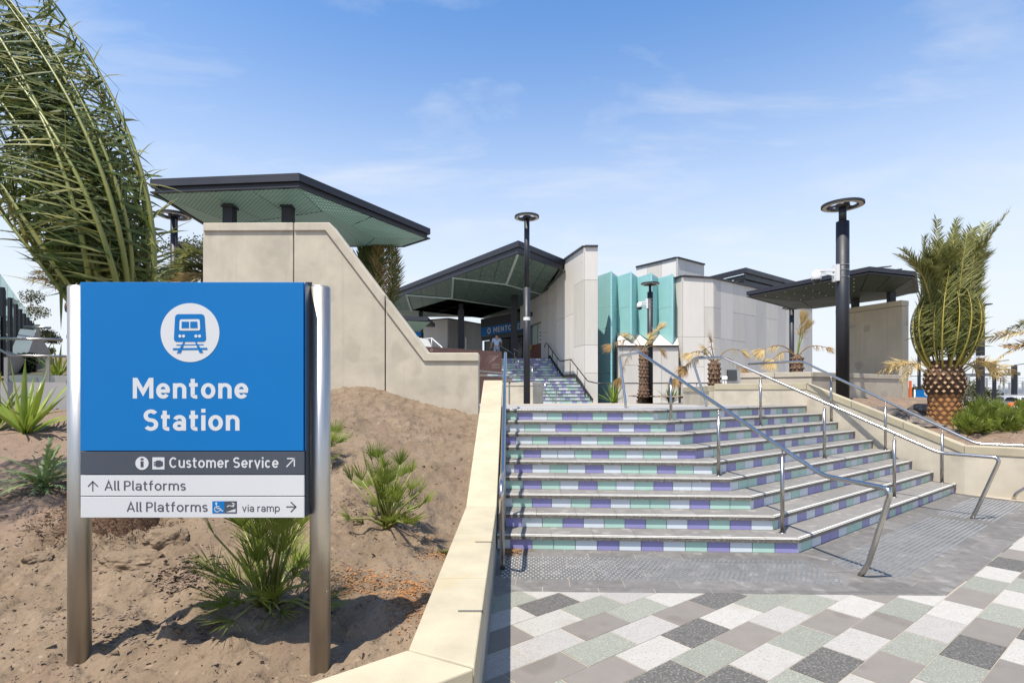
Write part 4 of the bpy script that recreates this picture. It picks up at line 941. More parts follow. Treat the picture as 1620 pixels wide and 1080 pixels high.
def zj(px, py): return zat(py, on_ray(A, B, px)[1])
clad(rgt, A, B, g0, [(1128.5, zj(1128.5, 441)), (1190, zj(1190, 455)), (1284, zj(1284, 478.5))], [1128.5, 1139, 1158.5, 1177.5, 1195, 1211, 1228.5, 1242, 1257, 1270, 1284],
     [[zj(1134, 488), zj(1134, 535)], [zj(1148, 537)], [zj(1168, 496), zj(1168, 540)], [zj(1186, 499)], [], [zj(1220, 505)], [], [], [zj(1264, 560)], []],
     {(0, 1): PAND, (0, 2): PAND, (0, 0): PANM, (1, 0): PANM, (2, 1): PANM, (2, 2): PANM, (2, 0): PANM, (3, 0): PAND, (3, 1): PANM, (4, 0): PAND, (5, 0): PANM, (5, 1): PANM, (6, 0): PAND, (7, 0): PANM, (8, 0): PANM, (8, 1): PANM, (9, 0): PAND})
b = MB(); q = on_ray(A, B, 1150); q2_ = on_ray(A, B, 1165); b.prism([(q[0]-.05, q[1]-.12, zj(1150, 602)), (q2_[0]-.05, q2_[1]-.12, zj(1165, 602)), (q2_[0]-.05, q2_[1]-.12, zj(1165, 585)), (q[0]-.05, q[1]-.12, zj(1150, 585))], (.02, -.04, 0), GLASSD); b.build('window', rgt)
# dark chevron roof behind the hall
rf = thing('hall_roof', at(1180, 430, 38), 'dark folded roof edge rising behind the light grey hall', 'roof')
for dz, t, m in ((0, .34, FASC), (-.42, .30, DARKM), (-.80, .28, FASC)):
    pts = [at(1095, 444, 40), at(1180, 423, 36.5), at(1262, 446, 44), at(1300, 450, 47)]
    sh = Vector((0, .35*(-dz), dz)); P = [p+sh for p in pts]
    for a, c in zip(P, P[1:]): b = MB(); b.prism([a, c, c-Vector((0, 0, t)), a-Vector((0, 0, t))], (0, .4, 0), m); b.build('fascia', rf)
P = [at(1150, 441, 37), at(1180, 439.5, 37.0), at(1228, 455, 42), at(1195, 455, 41)]
b = MB(); b.prism([at(1120, 446, 41), at(1180, 439, 37.3), at(1262, 462, 44.5), at(1215, 466, 48), at(1130, 460, 48)], (0, 0, .06), PANL); b.build('soffit', rf)
b = MB(); b.bar(at(1159, 445, 37.6), at(1179, 443.5, 37.2), .5, .05, WHT); b.build('light_panel', rf)

# ---------------- upper stairs ----------------
us = thing('upper_stairs', (1, 28, 1.25), 'two tiled flights climbing from the forecourt to the station entrance', 'steps')
ru = random.Random(21); z = deck(26.2)-.01; Yc = 26.2; k = 0
allt = []
RU = (LAND-z)/16; TRU = .33
def wx_at(Y): return 3.60-.2222*(Y-27.6)
for fl in range(2):
    for s_ in range(8):
        Y0 = Yc; x1 = wx_at(Y0)-.03; x0 = -.9 if fl == 0 else -2.6
        b = MB(); b.box((x0, Y0+.012, 0), (x1, Y0+TRU+.10, z+RU-.03), GROUT)
        b.box((x0, Y0-.02, z+RU-.03), (x1, Y0+TRU+.01, z+RU), TREAD); b.box((x0, Y0-.024, z+RU-.028), (x1, Y0-.0201, z+RU-.004), NOSE); b.build('tread', us)
        w = .243 if fl == 0 else .30; x = x1; last = ''
        while x > max(x0, 0.05 if fl == 0 else -1.2)+.05:
            c = ru.choice('WGPGWP'); 
            if c == last: c = ru.choice('WGP')
            last = c; allt.append((x-w+.003, x-.003, Y0, z+.002, z+RU-.034, TM[c])); x -= w
        z += RU; Yc += TRU; k += 1
    if fl == 0:
        b = MB(); b.box((-.9, Yc-.01, z-.05), (wx_at(Yc)-.06, Yc+2.0, z), TREAD); b.build('landing', us); Yc += 1.95
ex = MB()
for i, (a, c, Y0, z0_, z1_, m) in enumerate(allt):
    b = MB() if i < 240 else ex; b.box((a, Y0, z0_), (c, Y0+.011, z1_), m)
    if i < 240: b.build('riser_tile', us)
if ex.v: o = ex.build('riser_tiles', us); o['kind'] = 'stuff'
b = MB(); b.box((-14, Yc, LAND-.25), (5, 50, LAND), TREAD); tag(b.build('landing_paving'), kind='structure')
def thin_rail(path, posts, label, m=STEEL, r=.022, group='handrails of the upper stairs'):
    t = thing('handrail', Vector(path[0]), label, 'handrail', group); b = MB(); b.tube(smooth_path(path, .1, 3), r, m, 8); b.build('rail', t)
    for x, y, z0_, z1_ in posts: b = MB(); b.tube([(x, y, z0_), (x, y, z1_)], .02, m, 8); b.build('post', t)
    return t
def zst(Y):
    Y += 1.3; d0 = deck(26.2)-.01
    if Y < 27.5: return d0
    if Y < 27.5+8*TRU: return d0+(Y-27.5)/TRU*RU
    if Y < 27.5+8*TRU+1.95: return d0+8*RU
    return min(LAND, d0+8*RU+(Y-27.5-8*TRU-1.95)/TRU*RU)
def rl_(Y, o=-.18): return Vector((wx_at(Y)+o, Y, zst(Y)+.98))
thin_rail([rl_(33.9)+Vector((0, .0, -.25)), rl_(33.6), rl_(33.2), rl_(30.75), rl_(28.9), rl_(26.4), Vector((4.1, 25.9, deck(26)+.95)), Vector((9.6, 25.5, deck(26)+.95))],
          [(*rl_(Y).xy, zst(Y)-.02, rl_(Y).z) for Y in (33.0, 32.2, 31.3, 30.2, 29.0, 27.9, 26.8)]+[(x, 25.86-(x-4.6)*.07, deck(26), deck(26)+.95) for x in (4.75, 6.1, 7.4, 8.7)],
          'dark handrail along the folded station wall beside the upper stairs', BLACKR, .028)
thin_rail([(.75, 28.9, zst(28.9)+1.0), (1.75, 26.3, deck(26)+1.0), (2.15, 25.8, deck(26)+1.0), (2.05, 25.5, deck(26))],
          [(1.05, 28.1, zst(28.1), zst(28.1)+.85), (1.62, 26.6, zst(26.6), zst(26.6)+.8)], 'slim steel handrail in the middle of the lower tiled flight, behind the lamp post')
thin_rail([(-1.3, 34.2, LAND), (-1.38, 34.1, LAND+1.0), (-1.15, 33.4, LAND+1.02), (.0, 32.0, zst(32)+.95), (.35, 29.4, zst(29.4)+.95), (.28, 29.2, zst(29.2))],
          [(.1, 31.2, zst(31.2), zst(31.2)+.9)], 'steel handrail starting beside the person at the head of the stairs')
thin_rail([(.1, 32.6, zst(32.6)+.95), (.85, 33.4, LAND+.1)], [(.15, 32.6, zst(32.6), zst(32.6)+.95), (.8, 33.3, LAND-.6, LAND+.1)], 'short steel handrail on the upper tiled flight left of the lamp post')
b = MB(); prev = None
for i in range(60):
    Y = 26.25+7.3*i/59
    p_ = Vector((wx_at(Y)+.0, Y, zst(Y)+.10))
    if prev: b.bar(prev, p_, .05, .2, BACKD)
    prev = p_
b.build('stringer', us)
# small cream planter at the foot of the upper stairs
sp_ = thing('stair_planter', at(810, 620, 20), 'small cream planter block in front of the upper stairs behind the lamp post', 'planter')
a = at(768, 606, 21).xy; c = at(843, 604, 20).xy
lowwall(a, c, zat(604.5, 20), 1.0, .9, parent=sp_, m=CONC, n=2)
# brown etched steel screen
bs = thing('etched_screen', at(730, 570, 22), 'dark brown steel screen with etched line patterns behind the stepped wall', 'screen')
YB = 22.
P = [at(666, 547.5, YB+1.6), at(794, 556, YB), at(794, 592.5, YB), at(666, 584, YB+1.6)]; 
for i in range(3):
    lo = [P[0].lerp(P[1], i/3+.002), P[0].lerp(P[1], (i+1)/3-.002), P[3].lerp(P[2], (i+1)/3-.002), P[3].lerp(P[2], i/3+.002)]
    b = MB(); b.prism(lo, (0, .04, 0), CORTEN); b.build('steel_sheet', bs)
b = MB(); b.prism([at(672, 594, YB+1), at(794, 596, YB), at(794, 640, YB), at(672, 640, YB+1)], (0, .04, 0), CORTEN); b.build('steel_sheet', bs)
def etch(p, q, w=.02):
    f = lambda x, y: at(x, y, YB+1.6*(794-x)/128-.012); b.bar(f(*p), f(*q), w, .006, ETCH, (0, 1, 0))
b = MB()
for i in range(5): etch((767+i*3.3, 572-.3*i), (774+i*3.3+.5, 562), .022)
for i in range(4): etch((772+i*3.2, 576-i*2.6), (781+i*3.1, 566-i*1.6), .02)
for i in range(4): etch((778, 575+i*2.2), (791, 575.5+i*2.2), .012)
for i in range(6): a_ = math.pi*i/6; etch((765+4*math.cos(a_), 582-5*math.sin(a_)), (765+4*math.cos(a_+.52), 582-5*math.sin(a_+.52)), .015)
for x in (683, 692): 
    for i in range(8): a_ = math.pi*i/4; etch((x+1.8*math.cos(a_), 553.5+1.6*math.sin(a_)), (x+1.8*math.cos(a_+.785), 553.5+1.6*math.sin(a_+.785)), .03)
for x in (701, 712, 726, 741): etch((x, 555), (x+7, 555.4), .015)
o = b.build('etched_pattern', bs)
b = MB(); b.bar(at(757, 586.5, 15), at(800, 590, 15), .04, .04, STEEL); b.bar(at(801, 590, 15), at(812, 596, 15), .04, .04, STEEL); b.bar(at(812, 596, 15), at(806, 606, 15), .04, .04, STEEL); b.bar(at(806, 604, 15), at(806, 640, 15), .04, .04, STEEL)
single(b, 'handrail', 'short steel handrail passing behind the end of the stepped wall', 'handrail')
# small far canopy, blue sign and ramp at the left of the stairs
sc_ = thing('small_canopy', at(660, 505, 32), 'small dark canopy with pale green underside behind the sloping wall top', 'canopy')
b = MB(); b.prism([at(600, 497, 33), at(677, 501.5, 32), at(677, 507.5, 32), at(600, 504, 33)], (0, 3, 0), FASC); b.build('fascia', sc_)
b = MB(); b.add([at(600, 506, 33), at(681, 509, 32), at(661, 527, 33.5), at(600, 527, 34), at(681, 509, 35), at(661, 526, 35)], [(0, 1, 2, 3), (1, 4, 5, 2)], mat('pale_green_panel', (.33, .48, .40), .5)); b.build('soffit', sc_)
b = MB(); b.box((at(667.5, 0, 34).x-.08, 34, 3.9), (at(667.5, 0, 34).x+.08, 34.2, zat(526, 34)), DARKM); b.build('column', sc_)
b = MB(); b.prism([at(655, 526, 33.3), at(666, 524, 33.3), at(666, 531.5, 33.3), at(655, 534, 33.3)], (0, .06, 0), SIGNB); single(b, 'platform_sign', 'small blue sign under the small far canopy', 'sign')
b = MB(); b.prism([at(655, 533, 31), at(676, 536, 31), at(683, 548, 31), at(690, 560, 31), at(650, 560, 31)], (0, .3, 0), PANW); single(b, 'ramp_wall', 'bright white ramp wall seen above the low end of the stepped wall', 'wall')
b = MB(); b.tube([at(672, 536, 30.5), at(683, 535, 30.5), at(699, 549, 29), at(699, 556, 29)], .03, WHT, 6); b.tube([at(683, 535, 30.5), at(683, 550, 30.5)], .03, WHT, 6); single(b, 'handrail', 'thin white handrail on the bright ramp wall', 'handrail')
# ---------------- lamp posts ----------------
LAMPW = mat('lamp_diffuser', (.55, .53, .46), .4, var=.03)
def ring_head(b, c, ro, ri, h, m, n=40):
    b.lathe(c, [(ri, 0), (ro, 0), (ro, h), (ri, h), (ri, 0)], m, n, False)
def lamp(px, ptop, D, dia, zb, w, wtop=None, zstep=None, label='', tilt=0):
    X = (px-810)*D/F; zt = EYE-(ptop-HOR)*D/F
    t = thing('lamp_post', (X, D, zb), label, 'lamp post', 'ring-headed lamp posts')
    b = MB(); r = dia/2
    if zstep: b.tube([(X, D, zb), (X, D, zstep)], w/2, DARKM, 20); b.tube([(X, D, zstep), (X, D, zt-.04)], wtop/2, DARKM, 16)
    else: b.tube([(X, D, zb), (X, D, zt-.04)], w/2, DARKM, 16)
    b.build('pole', t)
    b = MB(); ring_head(b, (X, D, zt-.05), r, r*.66, .05, DARKM); b.lathe((X, D, zt-.09), [(.05, 0), (r*.34, .03), (r*.34, .085), (0, .09)], DARKM, 24)
    for k in range(3):
        a = k*2.094+.4; b.bar((X+math.cos(a)*r*.2, D+math.sin(a)*r*.2, zt-.025), (X+math.cos(a)*r*.8, D+math.sin(a)*r*.8, zt-.025), .09, .035, DARKM)
    b.build('lamp_head', t)
    b = MB(); ring_head(b, (X, D, zt-.062), r*.93, r*.74, .011, LAMPW); b.build('diffuser', t)
    return t
l1 = lamp(833.5, 342, 17, .77, deck(17), .21, .17, zat(455, 17), 'slim tall ring-headed lamp post in front of the upper stairs')
l2 = lamp(1028.5, 448, 23.6, .78, deck(23), .24, .12, zat(462, 23.6), 'thick ring-headed lamp post with a camera in front of the teal fins')
l3 = lamp(1333, 323, 13.2, .93, 1.4, .29, .17, zat(351, 13.2), 'thickest ring-headed lamp post, with a camera, by the right handrails')
l4 = lamp(1252.5, 486, 24, .75, 1.3, .20, .2, None, 'small distant ring-headed lamp post before the grey hall, beside a dead palm')
l5 = lamp(275.5, 339, 14, .78, 1.2, .17, .17, None, 'ring-headed lamp post under the left tip of the left canopy')
l6 = lamp(287, 386, 21, .76, 1.2, .17, .17, None, 'ring-headed lamp post farther back among the trees at the left')
b = MB(); X = l1.location.x; b.lathe((X, 17, zat(507, 17)), [(.108, 0), (.108, .10)], WHT, 16); b.build('label_band', l1)
def dome_camera(px, py, D, s, label, lp, lx, off=0):
    t = thing('security_camera', at(px, py, D), label, 'camera'); P = at(px, py, D)
    b = MB(); b.lathe(P+Vector((0, 0, -.02*s)), [(.10*s, 0), (.112*s, .03*s), (.105*s, .13*s), (.06*s, .20*s), (.0, .225*s)], WHT, 20); b.build('housing', t)
    b = MB(); b.lathe(P+Vector((0, 0, -.12*s)), [(.0, 0), (.05*s, .015*s), (.085*s, .06*s), (.092*s, .10*s)], GLASSD, 20); b.build('dome', t)
    b = MB(); q = Vector((lx, D, P.z+.20*s)); b.bar(P+Vector((0, 0, .19*s)), q, .05*s, .05*s, WHT); b.bar(P+Vector((.10*s, 0, .15*s)), q+Vector((0, 0, -.12*s)), .03*s, .04*s, WHT)
    b.box((q.x-.05*s, D-.09*s, q.z-.26*s), (q.x+.03*s, D+.09*s, q.z+.12*s), WHT); b.build('bracket', t)
    for dz in (-.18, -.02, .1):
        b = MB(); b.lathe((lp.location.x, D, q.z+dz*s), [(abs(off)+.006, 0), (abs(off)+.006, .02)], STEEL, 20); b.build('strap', t)
dome_camera(1291.5, 441, 13.2, 1.05, 'white dome camera on the thickest lamp post at the right', l3, l3.location.x-.155, .145)
dome_camera(1012, 485.5, 23.6, 1.1, 'white dome camera on the lamp post before the teal fins', l2, l2.location.x-.14, .12)

# ---------------- garden soil ----------------
SOIL = mat('sandy_soil', (.150, .104, .062), .95, col2=(.240, .174, .112), scale=2.2, bump=.03, bscale=16, spot=[((.17, .115, .075), 2.6, .56, .55), ((.13, .085, .055), 38, .60, .6), ((.36, .28, .20), 22, .66, .45)])
SOILD = mat('dark_soil', (.17, .115, .078), .95, col2=(.25, .18, .125), scale=3, bump=.02, bscale=22, spot=[((.09, .06, .045), 18, .58, .6), ((.36, .28, .2), 26, .66, .6)])
t = SOIL.node_tree; L = t.links.new                      # the far left of the bed is blended to an even brown
pb = [n for n in t.nodes if n.type == 'BSDF_PRINCIPLED'][0]; old = pb.inputs['Base Color'].links[0].from_socket
gg = [n for n in t.nodes if n.type == 'NEW_GEOMETRY'][0]; sx = N(t, 'ShaderNodeSeparateXYZ'); L(gg.outputs['Position'], sx.inputs[0])
nz = N(t, 'ShaderNodeTexNoise'); nz.inputs['Scale'].default_value = 1.1; nz.inputs['Detail'].default_value = 5; L(gg.outputs['Position'], nz.inputs['Vector'])
ad = N(t, 'ShaderNodeMath', operation='MULTIPLY_ADD'); L(nz.outputs['Fac'], ad.inputs[0]); ad.inputs[1].default_value = 2.2; L(sx.outputs[0], ad.inputs[2])
rr = N(t, 'ShaderNodeMapRange'); rr.inputs[1].default_value = -2.2; rr.inputs[2].default_value = -2.9; L(ad.outputs[0], rr.inputs[0])
ay = N(t, 'ShaderNodeMapRange'); ay.inputs[1].default_value = 3.4; ay.inputs[2].default_value = 4.3; L(sx.outputs[1], ay.inputs[0])
mm = N(t, 'ShaderNodeMath', operation='MULTIPLY'); L(rr.outputs[0], mm.inputs[0]); L(ay.outputs[0], mm.inputs[1])
dk = N(t, 'ShaderNodeMixRGB'); L(mm.outputs[0], dk.inputs[0]); L(old, dk.inputs[1]); dk.inputs[2].default_value = (.175, .12, .082, 1); L(dk.outputs[0], pb.inputs['Base Color'])
def soil0(X, Y):
    z = .40+.19*(Y-2.6)
    if X > -3.3: z += sm(Y, 5, 10)*(-.46*sm(X, -3.3, -.55))+.10*sm(Y, 4, 8)*(1-abs(X+2.2)/1.6 if abs(X+2.2) < 1.6 else 0)
    cap = ptop(Y)-.10
    k = sm(X, -1.55, -.47)
    if Y < 9.5 and cap < z: z = z+(cap-z)*k
    return z
def soil(X, Y):
    z = soil0(X, Y); e = min(1, max(0, (-.50-X)/.3))
    fd_ = Vector((X-inner.x, Y-inner.y)); side = fd_.x*nn_.x+fd_.y*nn_.y   # distance from the near wall leg
    n = noise.fractal(Vector((X*1.3, Y*1.3, 3)), .9, 2, 4)*.06+noise.fractal(Vector((X*7, Y*7, 1)), .8, 2.1, 4)*.034
    n += abs(noise.fractal(Vector((X*3.1+5, Y*3.1, 7)), .8, 2.1, 3))*.07
    n += max(0, noise.noise(Vector((X*11, Y*11, 4)))-.15)*.06
    return z+n*(.3+.7*e)
b = MB(); st = .028; vs = []; fs = []; 
xs = []; x = -10.5
while x < -.2: xs.append(x); x += (.028 if x > -3.6 else .06 if x > -6 else .2)
ys = []; y = 1.75
while y < 10.3: ys.append(y); y += (.024 if y < 5.2 else .04 if y < 8 else .07)
for y in ys:
    for x in xs: vs.append((x, y, soil(x, y)))
nx_ = len(xs)
for j in range(len(ys)-1):
    for i in range(nx_-1):
        X, Y = xs[i], ys[j]
        if X > -.33 and Y < 9.2: continue
        s_ = (X-outer.x)*nn_.x+(Y-outer.y)*nn_.y; s_ = -s_ if (Vector((-3, 5))-outer).dot(nn_) < 0 else s_
        if s_ < .10: continue
        if X > xs[0] and Y > 8.25 and X < -5.75: continue
        fs.append((j*nx_+i, j*nx_+i+1, (j+1)*nx_+i+1, (j+1)*nx_+i))
b.add(vs, fs, SOIL, True); bed = struct(b, 'garden_soil')
# clods, pebbles, bark mulch
rs = random.Random(8)
b = MB()
for i in range(9000):
    Y = 2.2+7.4*rs.random()**1.6; X = -.5-(Y*1.0)*rs.random(); r = .004+.013*rs.random()**3+(.022*rs.random() if rs.random() < .05 else 0)
    if X < -8: continue
    z = soil(X, Y); q = [Vector((rs.uniform(-1, 1), rs.uniform(-1, 1), rs.uniform(-.4, 1))).normalized()*r*rs.uniform(.7, 1.2) for _ in range(5)]
    b.add([Vector((X, Y, z))+p_ for p_ in q], [(0, 1, 2), (0, 2, 3), (0, 3, 4), (1, 2, 4), (2, 3, 4), (0, 1, 4)], SOIL if rs.random() < .7 else SOILD)
o = b.build('soil_clods'); tag(o, 'small clods and pebbles scattered over the sandy garden bed', 'clods', kind='stuff')
b = MB(); MUL = mat('orange_mulch', (.38, .17, .055), .9, var=.3, scale=40)
def chips(px, py, spread, n, m=MUL, sz=.012):
    for i in range(n):
        x = px+rs.gauss(0, spread[0]); y = py+rs.gauss(0, spread[1])
        Y = 3.4
        for _ in range(12): Xx = (x-810)*Y/F; Y = Y*.5+.5*F*(EYE-soil0(Xx, Y))/(y-HOR)
        Xx = (x-810)*Y/F
        if Xx > -.49: continue
        z = soil(Xx, Y)+.004; a = rs.random()*6.3; d = Vector((math.cos(a), math.sin(a), rs.uniform(-.4, .5)))*sz*rs.uniform(.4, 1.3); e = Vector((-d.y, d.x, 0))*.4; P = Vector((Xx, Y, z))
        b.add([P-d, P+e, P+d, P-e], [(0, 1, 2, 3)], m)
chips(575, 925, (34, 12), 700); chips(650, 945, (18, 14), 650); chips(690, 880, (14, 4), 220); chips(675, 857, (12, 8), 160)
chips(300, 915, (32, 14), 700, SOILD, .026); chips(560, 800, (60, 20), 300, SOILD, .018); chips(200, 1010, (60, 20), 300, SOILD, .02); chips(60, 830, (50, 40), 400, SOILD, .02); chips(640, 970, (30, 20), 150)
o = b.build('bark_mulch'); tag(o, 'patches of orange bark mulch spilled on the sandy bed', 'mulch', kind='stuff')

def boulder(px, py, Y, s, lab, seed):
    X = (px-810)*Y/F; bm = bmesh.new(); bmesh.ops.create_icosphere(bm, subdivisions=4, radius=1)
    for v in bm.verts:
        n_ = v.co.normalized(); k = 1+.30*noise.fractal(n_*1.5+Vector((seed, 0, 0)), .9, 2, 5); v.co = Vector((n_.x*k*s[0], n_.y*k*s[1], min(.8, n_.z*k)*s[2]))
    me = bpy.data.meshes.new('earth_clod'); bm.to_mesh(me); bm.free(); me.materials.append(SOIL)
    o = bpy.data.objects.new('earth_clod', me); C.objects.link(o); o.location = (X, Y, soil(X, Y)); tag(o, lab, 'soil clod', 'large clods of earth in the sandy bed')
boulder(205, 905, 3.75, (.24, .13, .09), 'widest clod of earth, under the left end of the sign', 3); boulder(262, 885, 3.95, (.16, .11, .11), 'rounded clod of earth just right of the widest one', 8)
boulder(330, 1000, 3.0, (.07, .05, .04), 'small clod of earth at the edge of the sign shadow', 14); boulder(60, 905, 3.7, (.09, .07, .05), 'small clod of earth left of the left sign post', 21)
# right bed
def soilr(X, Y):
    z = 1.02+.055*(min(Y, 14.5)-10)+.36*sm(Y, 11.6, 14.5)*(1-sm(X, 11.0, 13.5)); d = (X-WP[0])*wn.x+(Y-WP[1])*wn.y
    s_ = (X-WP[0])*WD[0]+(Y-WP[1])*WD[1]; cap = (zL+(zH-zL)*max(0, min(1, (s_+.15)/2.87)))-.07
    z = z+(cap-z)*(1-sm(d, .3, 1.5)) if cap < z else z
    df = (X-A_.x)*n_far.x+(Y-A_.y)*n_far.y; z = min(z, .74+.35*max(0, df-.3))
    z *= 1-.5*sm(Y, 15, 24)*sm(X, 9, 13); z *= 1-.8*sm(X, 15, 19)
    return z
def soilr_n(X, Y): return soilr(X, Y)+noise.fractal(Vector((X*1.5, Y*1.5, 9)), .9, 2, 5)*.06
b = MB(); vs = []; fs = []; xs = [4.6+.1*i for i in range(160)]; ys = [7.2+.1*i for i in range(110)]+[18.3+.3*i for i in range(25)]
for y in ys:
    for x in xs: vs.append((x, y, soilr_n(x, y)))
nx_ = len(xs)
for j in range(len(ys)-1):
    for i in range(nx_-1):
        X, Y = xs[i], ys[j]; d = (X-WP[0])*wn.x+(Y-WP[1])*wn.y; df = (X-A_.x)*n_far.x+(Y-A_.y)*n_far.y
        if df < .16 or (d < .12) or (Y > 11.5 and X < 5.3): continue
        if (X-Cc.x)*0+((X-B_.x)*n_l.x+(Y-B_.y)*n_l.y) < .1 and X < B_.x+.1: continue
        fs.append((j*nx_+i, j*nx_+i+1, (j+1)*nx_+i+1, (j+1)*nx_+i))
b.add(vs, fs, SOILD, True); struct(b, 'upper_bed_soil')
ROCK = mat('basalt_rock', (.13, .11, .095), .9, var=.3, scale=9, bump=.02, bscale=14, spot=[((.30, .24, .18), 6, .58, .6)])
def rock(px, py, Y, s, lab):
    P = at(px, py, Y); bm = bmesh.new(); bmesh.ops.create_icosphere(bm, subdivisions=3, radius=1)
    sd = rs.random()*50
    for v in bm.verts:
        n_ = v.co.normalized(); k = 1+.38*noise.fractal(n_*1.6+Vector((sd, 0, 0)), .9, 2, 4); c = n_*k
        for ax in (Vector((.7, .2, .68)), Vector((-.6, .5, .6)), Vector((.1, -.8, .6)), Vector((0, 0, 1))):
            e = c.dot(ax.normalized())-.72
            if e > 0: c -= ax.normalized()*e*.85
        v.co = Vector((c.x*s[0], c.y*s[1], c.z*s[2]))
    me = bpy.data.meshes.new('rock'); bm.to_mesh(me); bm.free(); me.materials.append(ROCK)
    P.z = soilr(P.x, P.y)+s[2]*.25; o = bpy.data.objects.new('rock', me); C.objects.link(o); o.location = P; tag(o, lab, 'rock', 'basalt rocks in the right garden bed')
for a in ((1415, 668, 12.2, (.62, .35, .22), 'long flat-topped dark rock below the shaded concrete wall'), (1452, 684, 11.6, (.42, .3, .16), 'dark rock between the sloping coping and the date palm trunk'),
          (1455, 655, 12.8, (.30, .3, .20), 'upright dark rock touching the left side of the date palm trunk'), (1392, 655, 12.8, (.5, .3, .14), 'low dark rock at the foot of the shaded concrete wall'), (1470, 700, 11.0, (.30, .2, .10), 'small dark rock under the green bush, nearest the sloping coping')): rock(*a)

# ---------------- plants ----------------
GR = mat('palm_leaflet_green', (.070, .105, .022), .55, col2=(.13, .165, .045), scale=3, spec=.3, trans=.25, rnd=.18)
GR2 = mat('palm_leaflet_olive', (.17, .18, .045), .55, col2=(.29, .29, .10), scale=3, spec=.3, trans=.25, rnd=.15)
RACH = mat('frond_stem_green', (.17, .20, .04), .4, col2=(.25, .24, .06), scale=5)
RACHY = mat('frond_stem_yellow', (.36, .30, .045), .4, col2=(.42, .34, .07), scale=5)
FAN = mat('fan_palm_green', (.12, .165, .02), .5, col2=(.25, .30, .05), scale=4, spec=.3, trans=.3, rnd=.2)
STRAP = mat('strap_leaf_lime', (.20, .30, .035), .4, col2=(.33, .40, .06), scale=6, trans=.3)
SILV = mat('silver_green_leaf', (.17, .26, .07), .6, col2=(.36, .44, .20), scale=9, trans=.25)
DEAD = mat('dead_frond_straw', (.46, .32, .11), .8, col2=(.60, .46, .22), scale=6, trans=.2)
DEADB = mat('dead_frond_brown', (.26, .15, .05), .85, col2=(.38, .24, .09), scale=6, trans=.15)
BOOT = mat('palm_leaf_base', (.40, .165, .05), .85, col2=(.54, .27, .10), scale=11, bump=.004, bscale=50)
BOOTR = mat('reddish_leaf_base', (.24, .115, .045), .85, col2=(.33, .17, .07), scale=11, bump=.004, bscale=50)
BOOTC = mat('cut_leaf_base', (.58, .36, .19), .85, col2=(.66, .45, .27), scale=20)
BOOTD = mat('palm_trunk_fibre', (.11, .062, .035), .95, col2=(.18, .105, .06), scale=14, bump=.01, bscale=50)
def bez(P, t):
    a, b_, c, d = P; s = 1-t; return a*s**3+b_*3*s*s*t+c*3*s*t*t+d*t**3
def leaflet(b, p, d, L_, w, m, droop, nrm):
    """narrow folded blade, three segments"""
    side = d.cross(nrm); 
    if side.length < 1e-3: side = d.cross(Vector((1, .2, 0)))
    side.normalize(); vs = []; q = p.copy(); dd = d.copy()
    for k, ww in enumerate((.55, 1, .65)):
        vs += [q-side*w*ww/2, q+side*w*ww/2]; q = q+dd*L_/3; dd = (dd+Vector((0, 0, -droop))).normalized()
    vs.append(q); b.add(vs, [(0, 1, 3, 2), (2, 3, 5, 4), (4, 5, 6)], m)
def frond(par, P, n, Ll, w, r0, rn, ml=GR, mr=RACH, droop=.12, spread=1.0, tuck=None, start=.15, name='frond', messy=.25, wild=False):
    b = MB(); pts = [bez(P, i/24) for i in range(25)]; b.tube(pts, [r0*(1-.85*i/24) for i in range(25)], mr, 6)
    for i in range(n):
        t = start+(1-start)*(i+rn.random()*.6)/n; p = bez(P, t); tg = (bez(P, min(1, t+.01))-bez(P, t-.01)).normalized()
        lat = tg.cross(Vector((P[0].x-P[3].x+.3, P[0].y-P[3].y-.2, .4)).normalized())
        if tuck is not None: inn_ = (tuck(t)-p); inn_ = inn_-tg*inn_.dot(tg); inn_ = inn_.normalized() if inn_.length > .02 else lat
        if lat.length < .05: lat = tg.cross(Vector((0, 1, 0)))
        lat.normalize(); up = lat.cross(tg)
        for s_ in (-1, 1):
            base = (tg*rn.uniform(.7, 1.0)+lat*s_*spread*rn.uniform(.55, 1.0)+up*rn.uniform(-.1, .35))
            if tuck is not None: base = tg*rn.uniform(.55, .9)+lat*s_*spread*rn.uniform(.4, .9)+inn_*rn.uniform(.1, .6)
            if wild: base = tg*rn.uniform(.0, .6)+lat*s_*rn.uniform(.1, 1.0)+inn_*rn.uniform(.1, .9)
            base += Vector((rn.gauss(0, messy), rn.gauss(0, messy), rn.gauss(0, messy)))*.6
            if wild and rn.random() < .80:
                oo = base.dot(inn_)
                if oo < .12: base += inn_*(.12-oo)
            k = math.sin(math.pi*min(1, .18+.72*t))**.7
            leaflet(b, p, base.normalized(), Ll*k*rn.uniform(.75, 1.15), w*rn.uniform(.75, 1.2), ml, droop*rn.uniform(.3, 1.6), (up+Vector((rn.gauss(0, .4), rn.gauss(0, .4), 0))).normalized())
    return b.build(name, par)
